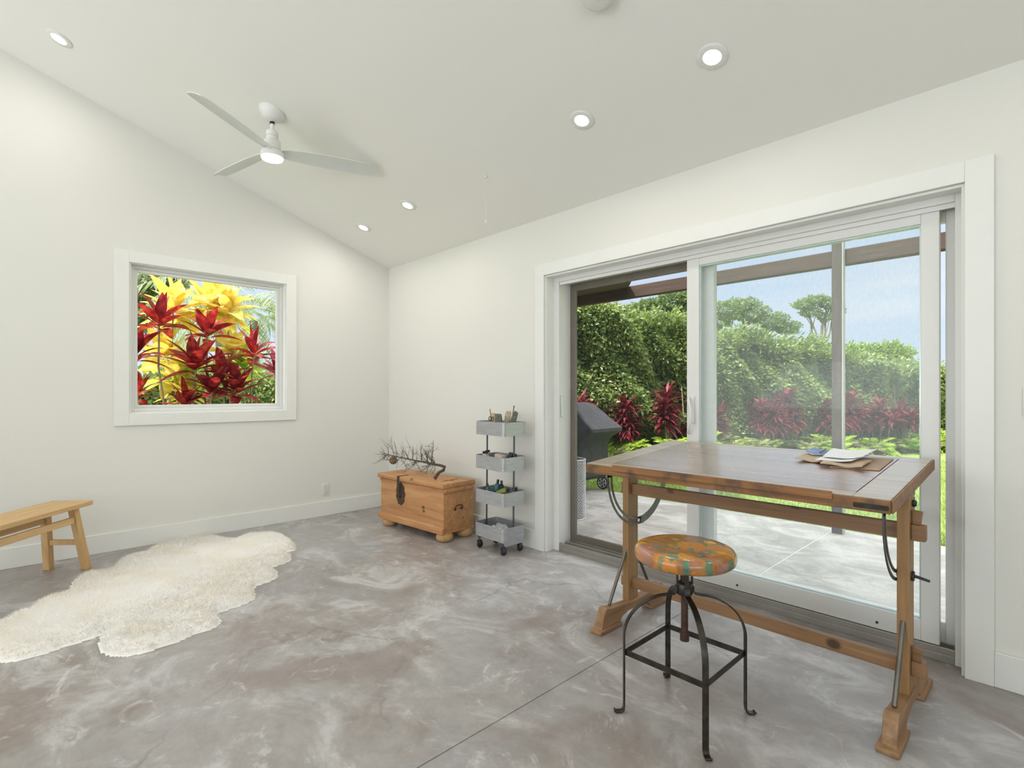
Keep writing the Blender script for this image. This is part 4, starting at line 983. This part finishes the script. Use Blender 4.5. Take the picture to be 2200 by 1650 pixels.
# pierced metal bin by the door
bx = at(1233, 1122, 2, g0)
PB = thing('metal_planter', 'tall pierced silver metal planter just outside the left edge of the door', 'planter', (bx.x - .16, bx.y + .12, g0))
zt_ = .57
mb = MB()
R0 = .16
for k in range(26):
    for j in range(34):
        a = 2 * PI * (k + (.5 if j % 2 else 0)) / 26; z = .012 + j * (zt_ - .02) / 34; r = .0125
        u = Vector((math.cos(a), math.sin(a), 0)); w_ = Vector((-math.sin(a), math.cos(a), 0)); c_ = u * R0 + Vector((0, 0, z + .008))
        pts = [c_ + w_ * .014 * math.cos(t_) + Vector((0, 0, .0085 * math.sin(t_))) for t_ in [2 * PI * i / 8 for i in range(9)]]
        mb.tube(pts, .0026, 4, False)
mb.build('pierced_wall', M['pierced'], PB, local=True)
for z in (.0, zt_):
    mb = MB(); mb.tube([(R0 * math.cos(a), R0 * math.sin(a), z + .006) for a in [2 * PI * k / 32 for k in range(33)]], .006, 8, False); mb.build('rim', M['pierced'], PB, local=True, smooth=60)
mb = MB(); mb.lathe([(0, .004), (.135, .004), (.135, .545), (.0, .545)], seg=28); mb.build('liner', M['cartdark'], PB, local=True, smooth=40)

# ---- leaf builders
def leaves_simple(P, D, L, Wd, rng):
    """diamond leaf folded along its midrib"""
    n = len(P); D = D / np.linalg.norm(D, axis=1)[:, None]; r = rng.normal(size=(n, 3)); S_ = np.cross(D, r); S_ /= np.linalg.norm(S_, axis=1)[:, None]; Nn = np.cross(S_, D)
    L = L[:, None]; Wd = Wd[:, None]
    v = np.stack([P, P + D * L * .45 + S_ * Wd * .5 + Nn * Wd * .15, P + D * L, P + D * L * .45 - S_ * Wd * .5 + Nn * Wd * .15], 1).reshape(-1, 3)
    b = np.arange(n)[:, None] * 4
    f = np.concatenate([b + np.array([[0, 1, 2]]), b + np.array([[0, 2, 3]])], 0)
    return v, f
def blade_leaves(P, D, L, Wd, droop, rng, seg=6, shape=.55):
    """long blade leaves with midrib fold, curving down"""
    n = len(P); D = D / np.linalg.norm(D, axis=1)[:, None]; up = np.array([0, 0, 1.0]); S_ = np.cross(D, up) + rng.normal(0, .12, (n, 3)); S_ /= np.linalg.norm(S_, axis=1)[:, None]
    vs = []
    cur = P.copy(); d = D.copy()
    for i in range(seg + 1):
        t_ = i / seg; w_ = (math.sin(PI * min(1, t_ ** shape * 1.0)) ** .8 if 0 < t_ < 1 else 0.04)
        Nn = np.cross(S_, d)
        a_ = S_ * (Wd * w_ * .5)[:, None]; lift = Nn * (Wd * w_ * .14)[:, None]
        vs += [cur - a_ + lift, cur, cur + a_ + lift]
        d = d + np.array([0, 0, -1.0]) * (droop / seg)[:, None]; d /= np.linalg.norm(d, axis=1)[:, None]; cur = cur + d * (L / seg)[:, None]
    V_ = np.stack(vs, 1); m_ = V_.shape[1]; b = np.arange(n)[:, None] * m_; F = []
    for i in range(seg):
        o_ = i * 3; F += [b + np.array([[o_, o_ + 1, o_ + 4, o_ + 3]]), b + np.array([[o_ + 1, o_ + 2, o_ + 5, o_ + 4]])]
    return V_.reshape(-1, 3), np.concatenate(F, 0)

# ---- hedge
HP = np.array([-.51, 4.20]); HD = np.array([3.42, 6.96]); HD = HD / np.linalg.norm(HD); HN = np.array([-HD[1], HD[0]])      # HN points away from the house
def hedge_h(s): return np.interp(s, [-9.5, -6, -2.8, -2.4, 0, 1, 2.3, 4, 6, 7.5, 9, 15], [1.4, 1.45, 1.6, 2.7, 2.85, 2.75, 2.48, 2.25, 2.15, 1.84, 1.72, 1.6]) - .08 + .07 * np.sin(s * 3.7) + .05 * np.sin(s * 8.3 + 1)
def hedge(s0, s1, label, n, seed, ncore=1):
    rng = np.random.default_rng(seed)
    c_ = HP + HD * (s0 + s1) / 2 + HN * .9
    t = thing('hedge', label, 'hedge', (c_[0], c_[1], -.1), group=None)
    s_ = rng.uniform(s0, s1, n); top = hedge_h(s_); z = -.1 + .35 + rng.uniform(0, 1, n) ** .85 * (top - .25)
    lump = .16 * np.sin(s_ * 3.1 + 1.2 * z) + .12 * np.sin(z * 4.2 + s_ * 1.3) + .07 * np.sin(s_ * 9 + z * 7)
    dep = .55 + lump + np.abs(rng.normal(0, .16, n)) + np.clip(.5 - z, 0, 1) * .4
    on_top = rng.random(n) < .22; z = np.where(on_top, top - .02 + rng.normal(0, .10, n) + lump * .5, z); dep = np.where(on_top, .5 + rng.uniform(0, 1.1, n), dep)
    P = np.stack([HP[0] + HD[0] * s_ + HN[0] * dep, HP[1] + HD[1] * s_ + HN[1] * dep, z], 1)
    D = np.stack([-HN[0] * .7 + rng.normal(0, .6, n), -HN[1] * .7 + rng.normal(0, .6, n), -.35 + rng.normal(0, .5, n)], 1); D[on_top, 2] += .9
    v, f = leaves_simple(P, D, rng.uniform(.06, .125, n), rng.uniform(.032, .062, n), rng)
    raw('foliage', v, f, M['hedge'], t)
    # inner mass of leaves
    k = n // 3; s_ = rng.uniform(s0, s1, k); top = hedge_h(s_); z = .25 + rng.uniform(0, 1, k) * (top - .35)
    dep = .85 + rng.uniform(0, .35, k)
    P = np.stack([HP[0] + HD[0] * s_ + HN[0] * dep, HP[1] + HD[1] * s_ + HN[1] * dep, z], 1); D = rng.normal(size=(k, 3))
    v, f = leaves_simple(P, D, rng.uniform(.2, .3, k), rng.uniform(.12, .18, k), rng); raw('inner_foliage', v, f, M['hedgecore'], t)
    mb = MB(); rr_ = random.Random(seed)
    for i in range(int((s1 - s0) * 7)):
        s_ = rr_.uniform(s0, s1); dp = rr_.uniform(.50, .9); b_ = HP + HD * s_ + HN * dp; tp_ = b_ + HD * rr_.uniform(-.2, .2) + HN * rr_.uniform(-.05, .2); hz = rr_.uniform(.8, 1.5)
        mb.tube([(b_[0], b_[1], -.1), ((b_[0] + tp_[0]) / 2 + rr_.uniform(-.04, .04), (b_[1] + tp_[1]) / 2, hz / 2), (tp_[0], tp_[1], hz)], [.016, .013, .008], 5)
    mb.build('stems', M['stem'], t, kind='stuff')
hedge(-9.5, -2.6, 'lower stretch of green hedge outside, seen low through the small window', 26000, 11)
hedge(-2.6, 5.5, 'tall dense green hedge filling the view through the left half of the door', 90000, 12)
hedge(5.5, 15, 'far stretch of green hedge receding behind the right door pane', 60000, 13)

# ---- red ti plants along the hedge
def ti_bush(px, pyb, pyt, label, seed, off=.28):
    rng = np.random.default_rng(seed)
    # walk the ray to the line offset `off` in front of the hedge face
    r = ray(px, 900); a_ = np.array([r.x, r.y]); C2 = np.array([CAM.x, CAM.y]); t_ = ((HP + HN * off - C2) @ HN) / (a_ @ HN); p = C2 + a_ * t_
    dep = t_; zt_ = 1.18 + (HY - pyt) / FPX * dep; zb_ = 1.18 + (HY - pyb) / FPX * dep
    t = thing('ti_plant', label, 'plant', (p[0], p[1], -.1), group=None)
    mb = MB(); V_, F_ = [], []; cnt = 0
    for k in range(4):
        dx, dy = rng.normal(0, .17, 2) if k else (0, 0); hh = zt_ - .28 - (0 if k == 0 else rng.uniform(.12, .45) * (zt_ - zb_ + .2))
        b_ = Vector((p[0] + dx * .4, p[1] + dy * .4, -.1)); tp_ = Vector((p[0] + dx, p[1] + dy, hh)); mb.tube([b_, b_.lerp(tp_, .5) + Vector((.02, 0, 0)), tp_], [.013, .011, .009], 6)
        n = 85; tt = rng.uniform(0, 1, n) ** .7; zz = zb_ + .05 + (hh - zb_) * tt; zz = np.maximum(zz, zb_); fr = (zz + .1) / (hh + .1)
        P = np.stack([b_.x + (tp_.x - b_.x) * fr, b_.y + (tp_.y - b_.y) * fr, zz], 1); az = rng.uniform(0, 2 * PI, n); el = .15 + .9 * tt + rng.normal(0, .15, n)
        D = np.stack([np.cos(az) * np.cos(el), np.sin(az) * np.cos(el), np.sin(el)], 1)
        v, f = blade_leaves(P, D, rng.uniform(.24, .40, n), rng.uniform(.05, .085, n), rng.uniform(.6, 1.5, n), rng, 4); V_.append(v); F_.append(f + cnt); cnt += len(v)
    mb.build('stem', M['stem'], t, smooth=60); raw('foliage', np.concatenate(V_), np.concatenate(F_), M['crimson'], t, smooth=True)
tis = [(1247, 900, 838, 'crimson-leaved ti plant just behind the top of the covered grill'),
       (1345, 948, 842, 'crimson-leaved ti plant left of centre in the open doorway view'),
       (1432, 925, 816, 'crimson-leaved ti plant beside the sliding door stile, tallest in the doorway'),
       (1540, 925, 862, 'crimson-leaved ti plant at the left edge of the right glass pane'),
       (1634, 920, 850, 'small crimson-leaved ti plant left of the tall one in the glass pane'),
       (1692, 930, 820, 'large crimson-leaved ti plant left of the grey porch post'),
       (1782, 925, 842, 'crimson-leaved ti plant directly behind the left side of the grey porch post'),
       (1828, 925, 832, 'crimson-leaved ti plant just right of the grey porch post'),
       (1890, 915, 848, 'crimson-leaved ti plant, second from the right end of the row'),
       (1938, 918, 858, 'crimson-leaved ti plant at the right end of the row')]
for i, (px, a_, b_, lab) in enumerate(tis): ti_bush(px, a_, b_, lab, 40 + i)

# ---- fern clumps at the hedge foot: three kinds copied along the line
def fern_proto(seed, mat, R_l=.5):
    rng = np.random.default_rng(seed); V_, F_ = [], []; cnt = 0; n = 26
    for k in range(n):
        az = rng.uniform(0, 2 * PI); el = rng.uniform(.5, 1.25); L = rng.uniform(.7, 1.0) * R_l; d = np.array([math.cos(az) * math.cos(el), math.sin(az) * math.cos(el), math.sin(el)]); cur = np.array([0, 0, 0.0]); P, D, Ls = [], [], []
        side = np.array([-math.sin(az), math.cos(az), 0])
        for i in range(14):
            d = d + np.array([0, 0, -.10]); d /= np.linalg.norm(d); cur = cur + d * L / 14
            if i > 2:
                for s_ in (-1, 1): P.append(cur.copy()); D.append(side * s_ + d * .6 + rng.normal(0, .1, 3)); Ls.append((.13 * math.sin(PI * (i + 1) / 16) + .03) * R_l / .5)
        v, f = leaves_simple(np.array(P), np.array(D), np.array(Ls), np.array(Ls) * .30, rng); V_.append(v); F_.append(f + cnt); cnt += len(v)
    return np.concatenate(V_), np.concatenate(F_)
protos = []
for k in range(3):
    v, f = fern_proto(70 + k, None, .48 + .07 * k)
    me = bpy.data.meshes.new('fronds'); me.from_pydata(v.tolist(), [], f.tolist()); me.materials.append(M['fern'] if k < 2 else M['lime']); protos.append(me)
rf = random.Random(9)
for i in range(40):
    s_ = -2.5 + i * .38 + rf.uniform(-.1, .1); off = rf.uniform(-.12, .38); p = HP + HD * s_ + HN * off
    o = bpy.data.objects.new('fern_clump', protos[i % 3]); COL.objects.link(o); o.location = (p[0], p[1], -.1); o.rotation_euler = (0, 0, rf.uniform(0, 6.28)); sc_f = rf.uniform(1.0, 1.5) * (.8 if s_ > 5 else 1); o.scale = (sc_f,) * 3
    tag(o, 'yellow-green arching fern clump growing along the foot of the hedge', 'fern', 'fern clumps along the foot of the hedge')

# ---- grass blades near the patio
rng = np.random.default_rng(21); n = 90000
gx_ = rng.uniform(-1.2, 8, n); gy_ = 2.53 + rng.uniform(0, 1, n) ** 1.3 * 7; kk = ((np.stack([gx_, gy_], 1) - HP) @ HN) < .2; gx_, gy_ = gx_[kk], gy_[kk]; n = len(gx_)
P = np.stack([gx_, gy_, np.full(n, -.10)], 1); D = np.stack([rng.normal(0, .35, n), rng.normal(0, .35, n), np.ones(n)], 1)
v, f = leaves_simple(P, D, rng.uniform(.035, .07, n), rng.uniform(.006, .011, n), rng); o = raw('lawn_grass', v, f, M['blade']); tag(o, 'bright green lawn grass beyond the patio edge', 'grass', kind='stuff')

# ---- trees
def tree(name, label, base, clusters, mat, seed, leafL=.22, branches=True, r0=.09, cat='tree'):
    """clusters: (x, y, z, rxy, rz, n)"""
    rng = np.random.default_rng(seed); rr_ = random.Random(seed)
    t = thing(name, label, cat, tuple(base), group=None); B = Vector(base)
    mb = MB(); zl = min(c[2] - c[4] for c in clusters); fork = Vector((B.x, B.y, B.z + (zl - B.z) * .55)); mb.tube([B, B.lerp(fork, .5) + Vector((.1, .05, 0)), fork], [r0, r0 * .8, r0 * .65], 8)
    V_, F_ = [], []; cnt = 0
    for (x, y, z, rx, rz, n) in clusters:
        c_ = Vector((x, y, z)); md = fork.lerp(c_, .55) + Vector((rr_.uniform(-.2, .2), rr_.uniform(-.2, .2), rr_.uniform(.0, .4))); mb.tube([fork, md, c_], [r0 * .5, r0 * .32, r0 * .12], 6)
        for _ in range(4):
            e_ = c_ + Vector((rr_.uniform(-1, 1) * rx, rr_.uniform(-1, 1) * rx, rr_.uniform(-.3, .9) * rz)) * .8; mb.tube([md, md.lerp(e_, .6), e_], [r0 * .2, r0 * .12, r0 * .04], 5)
        u = rng.normal(size=(n, 3)); u /= np.linalg.norm(u, axis=1)[:, None]; rad = rng.uniform(.3, 1, n) ** .5
        P = np.array([x, y, z]) + u * rad[:, None] * np.array([rx, rx, rz]) * (1 + .2 * np.sin(u[:, :1] * 7 + u[:, 2:] * 5)); D = u + rng.normal(0, .7, (n, 3))
        v, f = leaves_simple(P, D, rng.uniform(.6, 1.1, n) * leafL, rng.uniform(.35, .55, n) * leafL, rng); V_.append(v); F_.append(f + cnt); cnt += len(v)
    mb.build('trunk', M['trunk'], t, smooth=60); raw('crown', np.concatenate(V_), np.concatenate(F_), mat, t)
    return t
def wp(px, py, dep): return CAM + ray(px, py) * dep
def crown(lst, dep, nf=1.0):
    out = []
    for px, py, rp, rpz, n in lst:
        c_ = wp(px, py, dep); out.append((c_.x, c_.y, c_.z, rp / FPX * dep, rpz / FPX * dep, int(n * nf)))
    return out
def gbase(px, dep): p = wp(px, HY, dep); return (p.x, p.y, -.1)
tree('shade_tree', 'wide flat-topped tree above the hedge at the left of the glass pane', gbase(1590, 24), crown([(1560, 668, 40, 22, 1100), (1610, 675, 36, 18, 900), (1540, 690, 30, 16, 600), (1655, 690, 34, 16, 800), (1690, 705, 26, 12, 500), (1600, 655, 26, 12, 400)], 24, 1.8), M['treeleaf'], 1, .15, r0=.16)
tree('shade_tree', 'open airy tree standing against the sky left of the grey porch post', gbase(1760, 25), crown([(1725, 655, 22, 9, 350), (1752, 645, 24, 9, 420), (1780, 652, 22, 10, 380), (1740, 672, 20, 8, 260), (1775, 680, 18, 8, 260), (1800, 665, 14, 8, 200)], 25, 1.7), M['treeleaf'], 2, .15, r0=.14)
tree('shade_tree', 'feathery tree above the hedge in the open doorway, right half', gbase(1450, 17), crown([(1440, 650, 34, 24, 900), (1468, 680, 26, 20, 600), (1420, 690, 28, 14, 600), (1470, 640, 24, 16, 500)], 17, 2.5), M['treeleaf'], 3, .12, r0=.12)
tree('shade_tree', 'feathery tree above the hedge near the middle of the open doorway', gbase(1365, 17), crown([(1372, 668, 26, 16, 500), (1345, 680, 26, 16, 500), (1390, 655, 20, 10, 260)], 17, 2.5), M['treeleaf'], 4, .12, r0=.11)
bl = [(1560, 800, 'pale leafy shrub showing above the hedge at the left of the glass pane', 1), (1650, 795, 'pale leafy shrub above the hedge, left of the airy tree', 2), (1745, 785, 'pale leafy shrub above the hedge beneath the airy tree', 3), (1840, 782, 'pale leafy tree above the hedge just right of the grey porch post', 4), (1905, 776, 'pale leafy tree above the hedge, the taller at the right', 5), (1965, 795, 'pale leafy tree at the far right edge of the glass pane', 6)]
for px, py, lab, sd_ in bl:
    dep = 17.5; rr_ = random.Random(sd_)
    tree('leafy_shrub', lab, gbase(px, dep), crown([(px + rr_.uniform(-34, 34), py + rr_.uniform(-26, 55), rr_.uniform(20, 34), rr_.uniform(16, 28), 1200) for _ in range(7)] + [(px, py + 60, 46, 40, 1800)], dep), M['bushleaf'], 30 + sd_, .13, r0=.07)
# trees and palms beyond the small window
tree('shade_tree', 'blurry pale tree beyond the yellow leaves at the left of the window', gbase(330, 12), crown([(310, 620, 40, 22, 700), (360, 605, 36, 20, 600), (300, 680, 30, 26, 400)], 12, 2), M['palm'], 50, .16, r0=.07)
def palm(px, py, dep, label, seed, nf=16, L=1.7):
    rng = np.random.default_rng(seed); c_ = wp(px, py, dep); t = thing('palm_tree', label, 'palm', (c_.x, c_.y, -.2), group=None)
    mb = MB(); mb.tube([(c_.x, c_.y, -.2), (c_.x + .1, c_.y, (c_.z) / 2), (c_.x, c_.y, c_.z)], [.11, .09, .08], 10); mb.build('trunk', M['trunk'], t, smooth=60); V_, F_ = [], []; cnt = 0
    for k in range(nf):
        az = 2 * PI * k / nf + rng.uniform(-.2, .2); el = rng.uniform(.1, 1.2); d = np.array([math.cos(az) * math.cos(el), math.sin(az) * math.cos(el), math.sin(el)]); cur = np.array([c_.x, c_.y, c_.z]); P, D = [], []; side = np.array([-math.sin(az), math.cos(az), 0])
        for i in range(34):
            d = d + np.array([0, 0, -.055]); d /= np.linalg.norm(d); cur = cur + d * L / 34
            if i > 3:
                for s_ in (-1, 1): P.append(cur.copy()); D.append(side * s_ + d * .7 + np.array([0, 0, -.25]) + rng.normal(0, .08, 3))
        n = len(P); v, f = blade_leaves(np.array(P), np.array(D), rng.uniform(.32, .5, n), np.full(n, .034), np.full(n, .6), rng, 3); V_.append(v); F_.append(f + cnt); cnt += len(v)
    raw('fronds', np.concatenate(V_), np.concatenate(F_), M['palm'], t)
palm(545, 690, 10.5, 'pale green palm beyond the red leaves at the right of the window', 61)
palm(470, 650, 12.5, 'distant palm behind the yellow leaves in the window', 62, 14, 1.9)

# ---- plants right outside the small window
def rosette(t, cpt, n, L, mat, rng, el0=.15, el1=1.35, wd=.28, name='leaves', droop=(.3, 1.0), bias=None):
    az = np.arange(n) * 2.4 + rng.uniform(0, 6); el = np.linspace(el0, el1, n) + rng.normal(0, .1, n)
    D = np.stack([np.cos(az) * np.cos(el), np.sin(az) * np.cos(el), np.sin(el)], 1); P = np.array(cpt) + D * .015 + np.stack([np.zeros(n), np.zeros(n), np.linspace(-.05, .02, n)], 1); Ls = L * rng.uniform(.8, 1.1, n)
    v, f = blade_leaves(P, D, Ls, Ls * wd, rng.uniform(*droop, n), rng, 7, .8); return raw(name, v, f, mat, t, smooth=True)
def window_plant(px, py, x, n, L, mat, label, seed, base=None, wd=.36, name='ti_plant', el0=.05):
    rng = np.random.default_rng(seed); c_ = at(px, py, 0, x); b_ = Vector((c_.x + rng.uniform(-.15, .15), c_.y + rng.uniform(-.2, .2), -.21))
    t = thing(name, label, 'plant', tuple(b_), group=None)
    mb = MB(); mb.tube([b_, b_.lerp(c_, .4) + Vector((.03, .05, 0)), b_.lerp(c_, .8) + Vector((0, -.02, 0)), c_], [.014, .011, .009, .008], 8); mb.build('stem', M['stem'], t, smooth=60)
    rosette(t, c_, n, L, mat, rng, el0, 1.35, wd)
for i, a_ in enumerate([
    (342, 697, -.95, 13, .30, 'red', 'scarlet-leaved ti plant at the upper left of the window'),
    (446, 718, -1.05, 11, .30, 'red', 'scarlet-leaved ti plant reaching highest in the middle of the window'),
    (421, 788, -.85, 14, .33, 'red', 'large scarlet ti plant with wide leaves in the centre of the window'),
    (545, 762, -.90, 12, .30, 'red', 'scarlet-leaved ti plant at the right of the window, on a thin stem'),
    (480, 808, -1.0, 11, .27, 'red', 'scarlet-leaved ti plant right of the window centre, half behind the lower cluster'),
    (455, 842, -.80, 16, .28, 'red', 'dark red ti plant low in the middle of the window'),
    (508, 842, -.80, 16, .28, 'red', 'dark red ti plant low in the window, right of the lowest middle one'),
    (398, 872, -.85, 12, .24, 'red', 'red ti plant cut off by the window sill at its lower left'),
    (293, 765, -.95, 12, .28, 'red', 'red ti plant half hidden by the left window frame'),
    (296, 850, -1.1, 9, .22, 'red', 'small red ti plant at the bottom left corner of the window'),
    (592, 800, -1.0, 13, .26, 'magenta', 'magenta-leaved ti plant at the right window edge')]):
    window_plant(a_[0], a_[1], a_[2], a_[3] + 4, a_[4], M[a_[5]], a_[6], 200 + i)
for i, a_ in enumerate([
    (372, 668, -1.6, 15, .40, 'yellow', 'yellow-leaved shrub stem at the upper left of the window'),
    (452, 660, -1.7, 17, .44, 'yellow', 'tallest yellow-leaved shrub stem at the top middle of the window'),
    (490, 672, -1.6, 13, .36, 'yellow', 'yellow-orange shrub stem right of the tallest yellow one'),
    (498, 760, -1.6, 16, .36, 'yellow', 'yellow-leaved shrub stem behind the red leaves right of centre'),
    (352, 765, -1.6, 15, .36, 'yellow', 'yellow-leaved shrub stem behind the red leaves left of centre'),
    (525, 790, -1.5, 14, .30, 'lime', 'lime green shrub stem behind the right-hand scarlet plant'),
    (372, 815, -1.3, 14, .32, 'yellow', 'yellow-leaved shrub stem low at the left of the window'),
    (405, 808, -1.25, 9, .26, 'lime', 'green-leaved shrub stem beneath the central red plant'),
    (398, 848, -1.2, 12, .26, 'yellow', 'yellow-leaved shrub stem lowest at the left of the window')]):
    window_plant(a_[0], a_[1], a_[2], a_[3] + 8, a_[4], M[a_[5]], a_[6], 300 + i, wd=.42, name='croton_shrub', el0=-.25)
